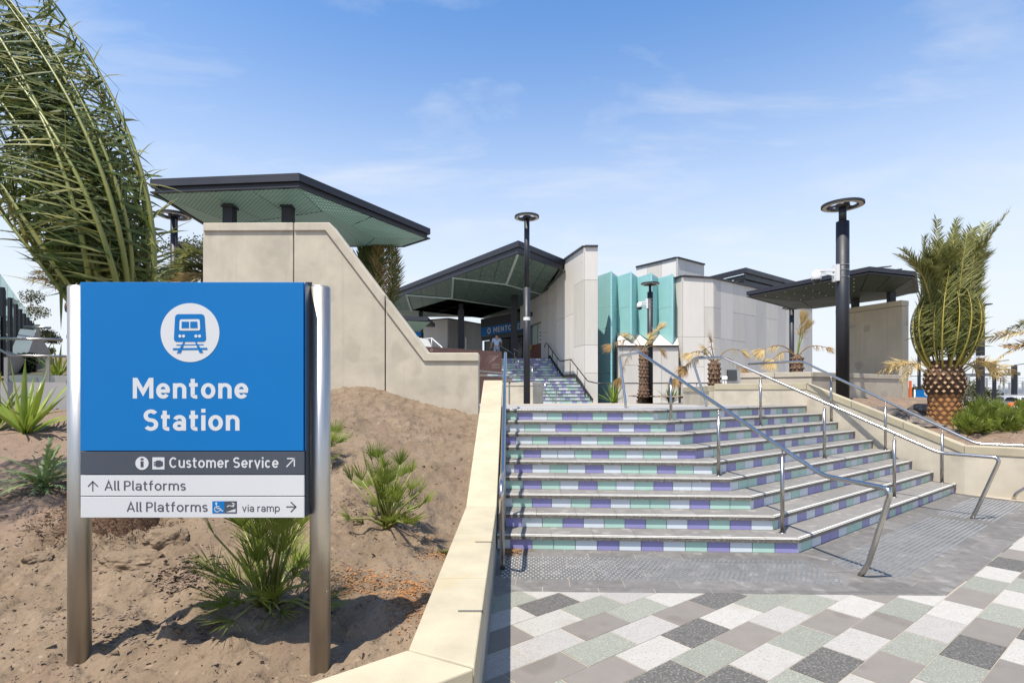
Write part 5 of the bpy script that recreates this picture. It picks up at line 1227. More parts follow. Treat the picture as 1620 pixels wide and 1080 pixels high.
def boots(par, c, z0, z1, rfun, n_per, rows_, s, rn, mm=(BOOT, BOOTC), up=.7, name='leaf_base'):
    for j in range(rows_):
        z = z0+(z1-z0)*(j+.5)/rows_; r = rfun((j+.5)/rows_)
        for i in range(n_per):
            a = 2*math.pi*(i+(j % 2)*.5)/n_per+rn.gauss(0, .03)
            if math.sin(a-math.atan2(c[1], c[0])+math.pi/2) < -2: continue
            o = Vector((math.cos(a), math.sin(a), 0)); tt = Vector((-o.y, o.x, 0)); P = Vector((c[0], c[1], z))+o*(r-.02*s/.1)
            w = s*rn.uniform(.9, 1.1); h = s*.62; ex = s*up*rn.uniform(.8, 1.15)
            base = [P-tt*w*.62-Vector((0, 0, h*.1)), P-Vector((0, 0, h*1.05)), P+tt*w*.62-Vector((0, 0, h*.1)), P+Vector((0, 0, h*.7))]
            tip = [p_*.0+(P+o*ex+Vector((0, 0, h*.35))+(p_-P)*.55) for p_ in base]
            b = MB(); b.add(base+tip, [(3, 2, 1, 0)][:0]+[(0, 1, 5, 4), (1, 2, 6, 5), (2, 3, 7, 6), (3, 0, 4, 7)], mm[0]); b.add(tip, [(0, 1, 2, 3)], mm[1])
            b.build(name, par)
# --- right date palm, fronds tied up ---
rp = random.Random(31); PY = 11.5; PC_ = at(1494, 660, PY); pcx, pcy = PC_.x, PC_.y
dp = thing('date_palm', (pcx, pcy, 1.0), 'stout date palm with diamond-patterned trunk and fronds tied upright in the right bed', 'palm tree')
b = MB(); ztk = zat(570, PY); b.lathe((pcx, pcy, .7), [(.33, 0), (.30, .25), (.265, .8), (.265, 1.0), (.32, 1.2), (.32, 1.5), (.22, ztk-.7)], BOOTD, 28); b.build('trunk', dp)
boots(dp, (pcx, pcy), .90, 1.74, lambda t: .325-.035*t, 14, 9, .135, rp, (BOOTR, BOOT), .16)
boots(dp, (pcx, pcy), 1.74, zat(577, PY), lambda t: .30+.055*math.sin(min(1, t*1.2)*math.pi*.7)-.08*t*t, 14, 7, .10, rp, (BOOTD, BOOTC), .55)
B0 = Vector((pcx, pcy, zat(590, PY))); TIE = Vector((at(1500, 0, PY).x, pcy, zat(455, PY)))
for i in range(30):
    a = 2*math.pi*i/30+rp.gauss(0, .1); o = Vector((math.cos(a), math.sin(a), 0)); k = .30+rp.random()*.1
    tie = TIE+o*.34*rp.uniform(.75, 1.1)+Vector((0, 0, rp.uniform(-.1, .1)))
    if i % 2 == 0:
        P = [B0+o*.18, B0+o*(.72+rp.random()*.08)+Vector((0, 0, .62)), TIE+o*.74+Vector((0, 0, -.35)), tie]
        frond(dp, P, 84, .40, .022, .021, rp, GR2 if rp.random() < .8 else GR, RACHY, .04, 1.2, lambda t: B0.lerp(TIE, t), .16, messy=.30, wild=True)
    else:
        top = TIE+Vector((o.x*.50*rp.uniform(.5, 1.1)+.10, o.y*.5, rp.uniform(.45, 1.1)))
        P = [B0+o*.15, B0+o*.62+Vector((0, 0, .6)), TIE+o*.42+Vector((0, 0, -.1)), top]
        frond(dp, P, 100, .40, .020, .020, rp, GR2, RACHY, .04, .9, None, .22, messy=.18)
for tipx, tipy, c1x in ((1574, 343, 1528), (1487, 345, 1482), (1524, 347, 1512), (1455, 378, 1462), (1424, 404, 1462), (1562, 362, 1524), (1505, 372, 1498), (1440, 392, 1462), (1560, 388, 1530), (1548, 375, 1520), (1476, 390, 1472), (1545, 420, 1528), (1458, 425, 1464), (1520, 385, 1508), (1535, 362, 1515), (1540, 395, 1522), (1512, 400, 1504), (1490, 400, 1488), (1472, 405, 1472), (1530, 410, 1516), (1555, 405, 1530), (1566, 352, 1526), (1500, 355, 1494)):
    T = at(tipx, tipy, PY-rp.uniform(-.2, .35)); M = at(c1x, (tipy+452)/2-10, PY-.1); s0 = TIE+Vector(((c1x-1500)/F*PY*1.1, -.38, -.7)); M.z = zat(425, PY); T.y += rp.uniform(-.35, .35)
    frond(dp, [TIE+Vector(((c1x-1500)/F*PY*.8, -.1, -.6)), TIE+Vector(((c1x-1500)/F*PY, -.1, .1)), M, T], 120, .38, .020, .022, rp, GR2, RACHY, .03, 1.0, None, .02, messy=.07)
for i in range(7):                                      # brown hanging lower fronds
    a = (.1, .5, 2.7, 3.1, -.3, 3.5, -1.2)[i]; o = Vector((math.cos(a), math.sin(a)*.7, 0))
    frond(dp, [B0+o*.3-Vector((0, 0, .05)), B0+o*.6+Vector((0, 0, .25)), B0+o*.9+Vector((0, 0, .32)), B0+o*(1.15+.2*rp.random())+Vector((0, 0, rp.uniform(-.25, .1)))], 34, .30, .018, .014, rp, DEAD, DEAD, .2, .8, None, .35, 'dead_frond', .3)
# --- left date palm close to the camera ---
rq = random.Random(77); LY = 4.35; lc = at(186, 700, LY); lx, ly = lc.x, lc.y; zb = soil0(lx, ly)
lp_ = thing('date_palm', (lx, ly, zb), 'large date palm behind the blue sign, its bundled fronds leaning left out of frame', 'palm tree')
B0 = at(172, 505, LY); zB = B0.z
b = MB(); b.lathe((lx, ly, zb-.2), [(.40, 0), (.35, .25), (.27, .6), (.25, zB-zb-.2), (.27, zB-zb+.1), (.20, zB-zb+.3)], BOOTD, 30); b.build('trunk', lp_)
boots(lp_, (lx, ly), zb+.25, zB+.1, lambda t: .27+.02*t, 11, 13, .11, rq, (BOOTD, BOOTD), .5)
b = MB()
for i in range(2600):                                   # loose root fibre round the base
    a = rq.random()*6.283; r = .30+.26*rq.random()**2; P = Vector((lx+r*math.cos(a), ly+r*math.sin(a), 0)); P.z = soil(P.x, P.y)+rq.random()*.26*(1-(r-.30)/.3)
    d = Vector((rq.gauss(0, 1), rq.gauss(0, 1), rq.gauss(0, .6))).normalized()*.05*rq.random(); b.add([P, P+d, P+d*1.1+Vector((.004, 0, .004)), P+Vector((.004, 0, .004))], [(0, 1, 2, 3)], BOOTD)
o = b.build('root_fibre', lp_); o['kind'] = 'stuff'
TIE = at(-95, -150, LY)
def lfr(sx_, sy_, c1, c2, T, dep, n=64, m=GR, mr=RACH, Ll=.44, r0=.025, sp=1.0):
    P = [at(sx_, sy_, LY+dep*.35), at(c1[0], c1[1], LY+dep), at(c2[0], c2[1], LY+dep), at(T[0], T[1], LY+dep*.4)]
    frond(lp_, P, n, Ll, .021, r0, rq, m, mr, .07, sp, lambda t: bez([at(150, 460, LY), at(110, 330, LY), at(40, 160, LY), at(-60, -20, LY)], t), .10, messy=.42, wild=True)
for a in ((238, 500, (262, 330), (215, 170), (62, -25), -.10), (232, 500, (240, 330), (190, 160), (30, -60), .25), (206, 500, (196, 330), (150, 190), (0, -10), -.45), (215, 500, (215, 320), (120, 90), (-60, -80), -.2),
          (180, 500, (120, 360), (60, 210), (-60, 90), -.55), (165, 500, (150, 330), (70, 150), (-80, -60), -.5), (150, 500, (60, 400), (10, 280), (-90, 170), -.45), (120, 490, (60, 410), (0, 330), (-90, 230), -.25),
          (112, 470, (50, 380), (-20, 260), (-120, 120), .1), (130, 490, (90, 380), (20, 240), (-80, 60), .45), (190, 500, (200, 340), (130, 170), (-10, -40), .5), (170, 500, (150, 360), (80, 200), (-50, 20), .6),
          (225, 500, (250, 350), (225, 220), (110, 60), .0), (200, 500, (230, 380), (180, 230), (60, 40), -.3), (150, 500, (130, 360), (110, 240), (10, 90), -.62), (195, 500, (170, 350), (100, 200), (-30, 60), -.58)):
    lfr(*a, m=GR if rq.random() < .62 else GR2, mr=RACH)
for i in range(10):                                     # the mass of fronds inside the bundle
    x = rq.uniform(120, 225); dx = rq.uniform(-60, 40); lfr(x, 500, (x+dx*.6+20, 350), (x-60+dx, 200), (x-190+dx, 40+rq.uniform(-60, 80)), rq.uniform(-.1, .75), 84, GR, RACH, .40, .016, .8)
for x, y, c, T in ((130, 480, (85, 440), (60, 410)), (115, 490, (100, 430), (70, 400)), (232, 480, (240, 400), (230, 370)), (236, 480, (245, 440), (238, 400))):
    P = [at(x, y, LY+.2), at((x+c[0])/2, (y+c[1])/2, LY+.2), at(*c, LY+.25), at(T[0]-10, T[1]+30, LY+.3)]
    frond(lp_, P, 44, .20, .010, .010, rq, DEAD, DEAD, .5, .7, None, .3, 'dead_frond', .4)
for i in range(14):                                      # unseen fronds added above and left of the frame to shade the bed
    a = i*.45; o = Vector((math.cos(a), math.sin(a), 0)); B_1 = at(-60, -80, LY)
    frond(lp_, [B_1, B_1+Vector((-.3, -.2, .5)), B_1+Vector((-1.0, -.6, .6))+o*.5, B_1+Vector((-1.5, -1.0, -.5))+o*1.0], 60, .42, .024, .018, rq, GR, RACH, .1, 1.0, None, .1, messy=.2)
for i in range(34):                                      # ragged blades along the outer edge
    t_ = rq.random(); e_ = bez([Vector((240, 470, 0)), Vector((262, 330, 0)), Vector((215, 170, 0)), Vector((62, -25, 0))], t_)
    b = MB(); leaflet(b, at(e_.x-rq.uniform(0, 12), e_.y, LY-.1), Vector((rq.uniform(-.1, .9), rq.uniform(-.4, .3), rq.uniform(-.5, 1))).normalized(), rq.uniform(.12, .30), .013, GR2 if i % 3 else GR, rq.uniform(.05, .35), Vector((0, -1, .3))); b.build('leaflet', lp_)
if False:
    b = MB(); p_ = at(rq.uniform(90, 200), rq.uniform(60, 420), LY-.5); leaflet(b, p_, Vector((rq.uniform(.5, 1), -.1, rq.uniform(.2, .9))).normalized(), .36, .014, GR2, .05, Vector((0, -1, .3))); b.build('leaflet', lp_)

# --- fan palms ---
def fan_leaf(b, hub, axis, nrm, R_, nseg, ang, m, rn, w=.012, droop=.05):
    side = axis.cross(nrm).normalized()
    for i in range(nseg):
        a = (i/(nseg-1)-.5)*ang; d = (axis*math.cos(a)+side*math.sin(a)+nrm*rn.uniform(-.06, .14)+nrm*.22*abs(math.sin(a))).normalized()
        leaflet(b, hub, d, R_*rn.uniform(.85, 1.05)*(1-.15*abs(a)/ang), w, m, droop*rn.uniform(.2, 1.5), nrm+side*math.sin(a)*.5)
def fan_palm(loc, label, n, H, R_, rn, cat='palm shrub', group=None, m=FAN, w=.012, ang=2.9, nseg=22, lean=1.0, low=0):
    t = thing('fan_palm', loc, label, cat, group); base = Vector(loc)
    for i in range(n):
        a = 2.4*i+rn.gauss(0, .3); el = rn.uniform(.45, 1.42) if i > low else rn.uniform(.05, .4); L_ = H*rn.uniform(.35, 1.0)*(0.6+.4*math.sin(el))
        o = Vector((math.cos(a)*math.cos(el)*lean, math.sin(a)*math.cos(el)*lean, math.sin(el))).normalized()
        p0 = base+Vector((rn.gauss(0, .02), rn.gauss(0, .02), 0)); p3 = p0+o*L_; mid = p0+o*L_*.5+Vector((0, 0, .04))
        b = MB(); b.tube([p0, mid, p3], [.009, .007, .005], RACH, 5)
        ax = (o+Vector((0, 0, .25))).normalized(); nr = ax.cross(Vector((-math.sin(a), math.cos(a), 0))).normalized()
        if nr.z < 0: nr = -nr
        nr = (nr+Vector((rn.gauss(0, .5), rn.gauss(0, .5)-.3, rn.gauss(0, .3)))).normalized(); nr = (nr-ax*nr.dot(ax)).normalized()
        fan_leaf(b, p3, ax, nr, R_*rn.uniform(.75, 1.1), nseg, ang*rn.uniform(.75, 1), m, rn, w); b.build('frond', t)
    return t
P = at(612, 822, 4.4); P.z = soil(P.x, P.y)-.01
fan_palm(P, 'small green fan palm growing alone on the sandy mound right of the blue sign', 44, .60, .19, random.Random(19), w=.0095, low=10, lean=.8, ang=2.2, nseg=17)
P = at(425, 985, 3.1); P.z = soil(P.x, P.y)-.01
fan_palm(P, 'bushy dark fan palm growing under the blue sign between its posts', 50, .58, .27, random.Random(9), w=.0075, nseg=17, ang=2.0, low=12)
P = at(505, 745, 5.6); P.z = soil(P.x, P.y)
fan_palm(P, 'small fan palm mostly hidden behind the right steel post of the sign', 14, .42, .2, random.Random(10), w=.010)
rf_ = random.Random(14)
for i, (px, Y, s, lab) in enumerate(((1552, 10.7, .42, 'fan palm bush at the foot of the date palm trunk'), (1575, 10.6, .45, 'lush fan palm bush in the middle of the right bed'), (1606, 10.9, .40, 'fan palm bush before the orange cones'), (1530, 10.3, .34, 'small fan palm just behind the sloping coping'), (1545, 11.3, .5, 'tall fan palm bush behind the others beside the date palm'), (1640, 10.6, .42, 'fan palm bush at the right picture edge'), (1592, 10.1, .34, 'low fan palm bush behind the flat coping'))):
    X = (px-810)*Y/F; P = Vector((X, Y, soilr(X, Y)-.05)); fan_palm(P, lab, 34, s*1.25, .26, rf_, group='fan palm bushes in the right bed', w=.022, nseg=14, m=FAN if i % 2 else STRAP if i == 9 else FAN)
# --- strap-leaved plants ---
def strap_plant(loc, label, n, L_, w, rn, m=STRAP, name='flax_plant', cat='plant', up=(.5, 1.4)):
    t = thing(name, loc, label, cat); base = Vector(loc)
    for i in range(n):
        a = rn.random()*6.283; el = rn.uniform(*up); d = Vector((math.cos(a)*math.cos(el), math.sin(a)*math.cos(el), math.sin(el))); LL = L_*rn.uniform(.6, 1.1); side = Vector((-math.sin(a+rn.gauss(0, .6)), math.cos(a+rn.gauss(0, .6)), 0))
        b = MB(); vs = []; q = base+Vector((rn.gauss(0, .015), rn.gauss(0, .015), 0)); ws = (.5, .8, 1, .95, .75, .4)
        for k, ww in enumerate(ws): nn = side.cross(d).normalized(); vs += [q-side*w*ww/2+nn*w*.12, q, q+side*w*ww/2+nn*w*.12]; q = q+d*LL/6; d = (d+Vector((0, 0, -.10*(1.5-el)))).normalized()
        vs.append(q); fs = []
        for k in range(5): fs += [(3*k, 3*k+1, 3*k+4, 3*k+3), (3*k+1, 3*k+2, 3*k+5, 3*k+4)]
        fs += [(15, 16, 18), (16, 17, 18)]; b.add(vs, fs, m, True); b.build('leaf', t)
    return t
P = at(40, 680, 6.9); P.z = soil(P.x, P.y); strap_plant(P, 'lime green strap-leaved clump in the dark soil at the far left', 30, .95, .075, random.Random(2))
P = at(-12, 668, 7.0); P.z = soil(P.x, P.y); strap_plant(P, 'second strap-leaved clump cut by the left picture edge', 20, .85, .08, random.Random(3))
P = at(970, 637, 24.6); strap_plant((P.x, P.y, deck(24.6)), 'yellow-green yucca in front of the dark teal pane', 42, 1.05, .06, random.Random(4), name='yucca')
P = at(1062, 637, 24.6); strap_plant((P.x, P.y, deck(24.6)), 'yellow-green yucca right of the thick lamp post', 36, .95, .06, random.Random(6), name='yucca')
P = at(92, 577, 9.3); strap_plant((P.x, P.y, 2.05), 'spiky green yucca behind the low grey wall at the left', 60, .62, .03, random.Random(7), FAN, name='yucca', up=(-.2, 1.4))
P = at(88, 592, 9.2); strap_plant((P.x, P.y, 2.0), 'small yellow grass clump under the spiky yucca', 40, .4, .02, random.Random(9), STRAP, name='grass_clump', up=(0, 1.3))
# silver artichoke plant
rn = random.Random(12); P = at(70, 778, 5.0); P.z = soil(P.x, P.y)-.01
t = thing('artichoke_plant', P, 'silver-green artichoke plant with jagged leaves left of the sign post', 'plant')
b = MB(); b.tube([P, P+Vector((0, 0, .16))], [.02, .014], STRAP, 8); b.build('stem', t)
for i in range(48):
    a = 2.4*i; el = rn.uniform(.15, 1.4); d = Vector((math.cos(a)*math.cos(el), math.sin(a)*math.cos(el), math.sin(el))); side = Vector((-math.sin(a), math.cos(a), 0)); q = P+Vector((0, 0, rn.uniform(.03, .16))); LL = rn.uniform(.28, .46)
    b = MB(); pts = []
    for k in range(9): pts.append((q.copy(), d.copy())); q = q+d*LL/8; d = (d+Vector((0, 0, -.10))).normalized()
    for k in range(8):
        p_, dd = pts[k]; p2 = pts[k+1][0]; ww = .05*math.sin(math.pi*(k+.8)/9.5)*(1 if k % 2 else .55); nn = side.cross(dd).normalized()*.012
        b.add([p_-side*.006, p_+side*.006, p2+side*ww+nn+dd*.02, p2+side*.006, p2-side*.006, p2-side*ww+nn+dd*.02], [(0, 1, 3, 4), (1, 2, 3), (0, 4, 5)], SILV)
    b.build('leaf', t)
# weeds by the coping
b = MB()
for i in range(140):
    P = at(712+rn.gauss(0, 10), 850+rn.gauss(0, 10), 4.2); P.x = min(P.x, -.5); P.z = soil(P.x, P.y); leaflet(b, P, Vector((rn.gauss(0, .6), rn.gauss(0, .6), 1)).normalized(), .05, .006, GR2, .3, Vector((0, -1, 0)))
o = b.build('weeds'); tag(o, 'thin green weeds sprouting beside the cream coping', 'weeds', kind='stuff')
# --- dying washingtonia palms ---
def wash(px, Y, zb, ztop, r, label, spec, rn, nb=9):
    X = (px-810)*Y/F; t = thing('dying_palm', (X, Y, zb), label, 'palm tree', 'dying fan palms before the station'); b = MB()
    b.lathe((X, Y, zb), [(r*1.5, 0), (r*1.1, .12*(ztop-zb)), (r*.85, .5*(ztop-zb)), (r*.9, ztop-zb), (r*.3, ztop-zb+.1)], BOOTD, 16); b.build('trunk', t)
    rows_ = max(4, int((ztop-zb)/.15)); boots(t, (X, Y), zb+.08, ztop+.05, lambda q: r*(1.35-1.5*q if q < .25 else .85+.05*math.sin(q*40)), nb, rows_, .10, rn, (BOOTD, mat('palm_boot_pale', (.33, .25, .18), .9)), .6)
    B = Vector((X, Y, ztop))
    for (dx, dz, L_, m) in spec:
        tip = B+Vector((dx, -.25+rn.random()*.3, dz)); mid = B+Vector((dx*.55, 0, max(dz, 0)*.6+.35*abs(dx)))
        b = MB(); ps = [bez([B, B.lerp(mid, .6)+Vector((0, 0, .1)), mid, tip], i/8) for i in range(9)]; b.tube(ps, [.022-.0015*i for i in range(9)], DEADB if dz < .8 else STRAP, 5)
        ax = (ps[-1]-ps[-3]).normalized(); ax = (ax+Vector((0, 0, -.3 if dz < .8 else 0))).normalized()
        nr = ax.cross(Vector((0, 0, 1))).cross(ax) if abs(ax.z) < .9 else Vector((0, -1, 0)); nr = (nr+Vector((0, -.8, .2))).normalized(); nr = (nr-ax*nr.dot(ax)).normalized()
        for _ in range(3): fan_leaf(b, ps[-1], (ax+Vector((rn.gauss(0, .15), 0, rn.gauss(0, .15)))).normalized(), nr, L_, 20, 1.7 if dz < .8 else .7, m, rn, .018, .34 if dz < .8 else .05)
        for i in range(16): fan_leaf(b, ps[rn.randrange(5, 9)], (ax+Vector((rn.gauss(0, .4), rn.gauss(0, .3), -.7 if dz < .8 else .2))).normalized(), nr, L_*.7, 2, .5, m, rn, .014, .5)
        b.build('frond', t)
rw_ = random.Random(41)
wash(1018, 23.2, deck(23)-.05, zat(556, 23.2), .21, 'tall dying fan palm with drooping straw fronds beside the camera lamp post', [(-1.4, .3, .55, DEADB), (-.7, .75, .5, DEAD), (.55, .9, .6, DEAD), (.75, .1, .55, DEADB), (-1.0, -1.1, .6, DEADB), (.2, .5, .5, DEAD)], rw_)
wash(1130, 19, 1.6, zat(575, 19), .22, 'dying fan palm with yellow and straw fronds in the middle of the planters', [(-.9, .35, .5, DEAD), (-1.0, -.1, .55, DEADB), (-.15, .75, .6, DEAD), (.95, .45, .5, DEAD), (.9, -.15, .5, DEADB), (-.3, .5, .5, DEAD), (-1.3, -.5, .5, DEADB)], rw_)
wash(1261, 16.5, 1.9, zat(566, 16.5), .19, 'dying fan palm with one upright yellow frond behind the right handrail', [(-1.0, .25, .5, DEAD), (-.8, -.05, .55, DEAD), (.15, 1.0, .55, DEAD), (.22, .8, .5, DEAD), (.75, .3, .35, DEADB)], rw_)

# --- palm crown showing between the wall top and the left canopy ---
t = thing('date_palm', at(590, 600, 16), 'tied date palm hanging behind the left canopy above the sloping wall', 'palm tree'); rn = random.Random(50)
b = MB(); q = at(592, 560, 16); b.tube([(q.x, 16, 1.2), (q.x, 16, zat(500, 16))], .4, BOOTD, 14); b.build('trunk', t)
for i in range(26):
    a = rn.random()*6.283; o = Vector((math.cos(a), math.sin(a), 0)); B = Vector((q.x, 16, zat(505, 16))); T = at(600, 360, 16)
    frond(t, [B+o*.2, B+o*.85+Vector((0, 0, .8)), T+o*.55+Vector((0, 0, -.9)), T+o*.35*rn.random()+Vector((0, 0, rn.uniform(-.3, .5)))], 50, .42, .028, .022, rn, GR if i % 4 else DEADB, RACH, .05, .8, None, .12, messy=.2)
# --- palm fronds lying low behind the sign, and fronds entering from the right edge ---
t = thing('date_palm', at(330, 500, 12.5), 'broad drooping palm fronds fanned out above the top edge of the blue sign', 'palm tree')
b = MB(); q = at(345, 520, 12.5); b.tube([(q.x, 12.5, 1.0), (q.x, 12.5, zat(440, 12.5))], .35, BOOTD, 14); b.build('trunk', t)
B = Vector((q.x, 12.5, zat(440, 12.5)))
for T, c, m in (((262, 452), (290, 408), GR2), ((252, 458), (280, 425), GR2), ((300, 395), (318, 400), GR2), ((240, 470), (270, 440), DEADB), ((270, 455), (300, 440), DEAD), ((340, 390), (335, 400), GR2), ((285, 405), (300, 400), GR2), ((255, 440), (285, 415), GR2)):
    frond(t, [B, B.lerp(at(*c, 12.3), .5)+Vector((0, 0, .15)), at(*c, 12.2), at(*T, 12)], 80, .42, .025, .02, rn, m, RACH, .12, .8, None, .1, messy=.12)
t = thing('date_palm', at(1700, 640, 13), 'palm outside the frame whose arching fronds reach in at the right edge', 'palm tree')
q = at(1700, 620, 13); b = MB(); b.lathe((q.x, 13, .8), [(.5, 0), (.45, 1), (.5, 1.9), (.3, 2.3)], BOOTD, 20); b.build('trunk', t)
B = Vector((q.x, 13, 2.9))
for T, c, m in (((1592, 521), (1645, 500), GR2), ((1532, 543), (1610, 520), DEAD), ((1578, 568), (1620, 535), DEAD), ((1640, 470), (1670, 480), GR2), ((1700, 440), (1700, 470), GR2), ((1790, 500), (1750, 480), GR2), ((1830, 560), (1770, 510), GR2), ((1585, 548), (1630, 548), DEADB)):
    frond(t, [B, B.lerp(at(*c, 13), .5)+Vector((0, 0, .2)), at(*c, 13), at(*T, 13)], 60, .30, .026, .02, rn, m, m, .08, .7, None, .2, messy=.12)
# --- trees far behind ---
EUC = mat('pine_foliage', (.055, .065, .022), .7, col2=(.14, .135, .05), scale=.9, trans=.2)
BARK = mat('grey_bark', (.16, .13, .10), .9, var=.2, scale=3)
def tree(px, Y, zb, zt_, w, label, seed, clumps, name='pine_tree', leaf=.22, dens=420, m=EUC):
    rn = random.Random(seed); X = (px-810)*Y/F; t = thing(name, (X, Y, zb), label, 'tree'); H = zt_-zb
    b = MB(); b.tube([(X, Y, zb), (X+.1, Y, zb+H*.35), (X-.1, Y, zb+H*.6)], [.32, .24, .14], BARK, 9)
    cl = []
    for i in range(clumps):
        a = rn.random()*6.283; r = w*.5*math.sqrt(rn.random()); hh = rn.uniform(.45, .95); c = Vector((X+r*math.cos(a), Y+r*math.sin(a)*.8, zb+H*hh*(1-.25*(r/(w*.5))**2))); cl.append(c)
        s0 = Vector((X, Y, zb+H*rn.uniform(.3, .55))); b.tube([s0, s0.lerp(c, .5)+Vector((0, 0, -.1*H*.3)), c], [.10, .06, .02], BARK, 5)
    b.build('trunk', t); b = MB()
    for c in cl:
        R_ = w*rn.uniform(.13, .22)
        for i in range(dens):
            v = Vector((rn.gauss(0, 1), rn.gauss(0, 1), rn.gauss(0, 1))); v = v.normalized()*R_*(rn.random()**.45)*rn.uniform(.8, 1.1); v.z *= .62; P = c+v
            d = Vector((rn.gauss(0, 1), rn.gauss(0, 1), rn.gauss(0, .7))).normalized()*leaf*rn.uniform(.5, 1); e = d.cross(Vector((rn.gauss(0, 1), rn.gauss(0, 1), rn.gauss(0, 1)))).normalized()*leaf*.3
            b.add([P-d*.5, P+e, P+d*.5, P-e], [(0, 1, 2, 3)], m)
    b.build('crown', t); return t
tree(318, 44, 0, zat(348, 44), 11, 'spreading dark pine behind the left lamp posts', 3, 20)
tree(262, 50, 0, zat(418, 50), 9, 'lower feathery pine left of the two lamp posts', 4, 14)
tree(30, 48, 0, zat(443, 48), 5.5, 'dark tree behind the glass balustrade at the left edge', 5, 12)
tree(53, 50, 0, zat(482, 50), 3.4, 'small rounded tree beyond the end of the glass balustrade', 6, 8)
tree(-8, 47, 0, zat(452, 47), 5, 'tree cut by the left picture edge behind the glass', 16, 8)
tree(1330, 70, 0, zat(611, 70), 7, 'distant green tree seen between the lamp post and the hall', 7, 10, dens=200, leaf=.4, name='distant_tree')
tree(1527, 75, 0, zat(606, 75), 8, 'distant tree beyond the car park behind the palm trunk', 8, 10, dens=200, leaf=.4, name='distant_tree')
tree(1447, 75, 0, zat(606, 75), 5, 'distant tree beside the edge of the shaded wall', 9, 8, dens=200, leaf=.4, name='distant_tree')

# ---------------- left background: ramp with glass balustrade ----------------
GL = mat('clear_glass', (.45, .55, .53), .06, var=.02)
t_ = GL.node_tree; pb = [n for n in t_.nodes if n.type == 'BSDF_PRINCIPLED'][0]; tr = N(t_, 'ShaderNodeBsdfTransparent'); tr.inputs[0].default_value = (.80, .90, .88, 1); ms = N(t_, 'ShaderNodeMixShader'); ms.inputs[0].default_value = .24
on = [n for n in t_.nodes if n.type == 'OUTPUT_MATERIAL'][0]; t_.links.new(tr.outputs[0], ms.inputs[1]); t_.links.new(pb.outputs[0], ms.inputs[2]); t_.links.new(ms.outputs[0], on.inputs[0])
gb = thing('glass_balustrade', at(20, 560, 10), 'glass balustrade with dark posts along the concrete ramp at the far left', 'balustrade')
G0 = Vector((-8.75, 9.3)); G1 = Vector((-12.6, 14.2))
pxs = [5, 16, 25, 32, 38.5, 44, 48.5, 52]
def gtop(px): return 435+(px-5)*(500-435)/45
pxs0 = [-14]+pxs
for i, px in enumerate(pxs0):
    q = Vector(on_ray(G0, G1, px)); zt = zat(gtop(px)+ (30 if px > 0 else 25)*(1-(px+14)/90), q.y); zbz = zat(572-(px-5)*.12, q.y)-.25
    b = MB(); b.box((q.x-.022, q.y-.03, zbz), (q.x+.022, q.y+.03, zt), DARKM); b.build('post', gb)
    if i+1 < len(pxs0):
        q2 = Vector(on_ray(G0, G1, pxs0[i+1])); za, zc = zat(gtop(px), q.y), zat(gtop(pxs0[i+1]), q2.y); a_ = q.lerp(q2, .02); c_ = q.lerp(q2, .98)
        b = MB(); b.prism([(a_.x, a_.y-.06, zat(560, q.y)), (c_.x, c_.y-.06, zat(560, q2.y)), (c_.x, c_.y-.06, zc), (a_.x, a_.y-.06, za)], (0, .015, 0), GL); b.build('glass_pane', gb)
b = MB(); P = [at(-40, 545, 9.6), at(0, 560, 9.9), at(12, 568, 10.2), at(32, 520, 11.5), at(58, 555, 13), at(56, 640, 12.5), at(-40, 640, 9.6)]
b.prism([(p.x, p.y, p.z) for p in P], (.12, .25, 0), GREYC); single(b, 'ramp_wall', 'grey concrete ramp wall carrying the glass balustrade', 'wall')
b = MB(); b.box((at(-60, 0, 9.2).x, 9.2, 1.2), (at(-14, 0, 9.2).x, 9.35, zat(455, 9.2)), FASC); b.box((at(-20, 0, 9.0).x, 9.0, zat(500, 9)), (at(4, 0, 9.0).x, 9.05, zat(454, 9)), FASC); b.build('dark_screen', gb)
rl3 = thing('handrail', at(50, 535, 8.6), 'pair of steel rails crossing above the low grey wall at the left', 'handrail')
b = MB(); b.tube([at(-60, 534, 8.6), at(98, 537, 8.6)], .021, STEEL, 8); b.build('rail', rl3)
b = MB(); b.tube([at(-30, 547, 8.8), at(0, 553, 8.6), at(17, 562, 8.5), at(104, 563.5, 8.5)], .018, STEEL, 8); b.build('rail', rl3)
for px in (75, 9): b = MB(); b.box((at(px, 0, 8.7).x-.03, 8.7, 1.7), (at(px, 0, 8.7).x+.03, 8.72, zat(565, 8.7)), STEEL); b.build('post', rl3)
rl4 = thing('handrail', at(60, 518, 12), 'short far steel rail beside the end of the glass balustrade', 'handrail')
b = MB(); b.tube([at(38, 517, 12), at(80, 518.5, 12)], .025, STEEL, 8); b.build('rail', rl4); b = MB(); b.box((at(57, 0, 12).x-.05, 12, 1.5), (at(57, 0, 12).x+.05, 12.05, zat(513, 12)), STEEL); b.build('post', rl4)
gw = thing('low_wall', at(60, 620, 8.3), 'low grey wall behind the strap-leaved plant at the left', 'wall')
b = MB(); b.box((at(-80, 0, 8.45).x, 8.45, 1.0), (at(322, 0, 8.45).x, 8.65, zat(604.5, 8.45)), GREYC); b.build('wall_body', gw)
gw2 = thing('low_wall', at(60, 597, 8.9), 'second low grey wall one step higher behind the first at the left', 'wall')
b = MB(); b.box((at(6, 0, 8.9).x, 8.9, 1.2), (at(322, 0, 8.9).x, 9.1, zat(593.5, 8.9)), GREYC); b.build('wall_body', gw2)
b = MB(); vs = [at(-80, 605, 9.1), at(330, 605, 9.1), at(330, 562, 14), at(-80, 562, 14), at(-80, 585, 30), at(330, 585, 30)]; b.add(vs, [(0, 1, 2, 3), (3, 2, 5, 4)], SOILD); struct(b, 'rear_bed_soil')
b = MB(); rn = random.Random(60)
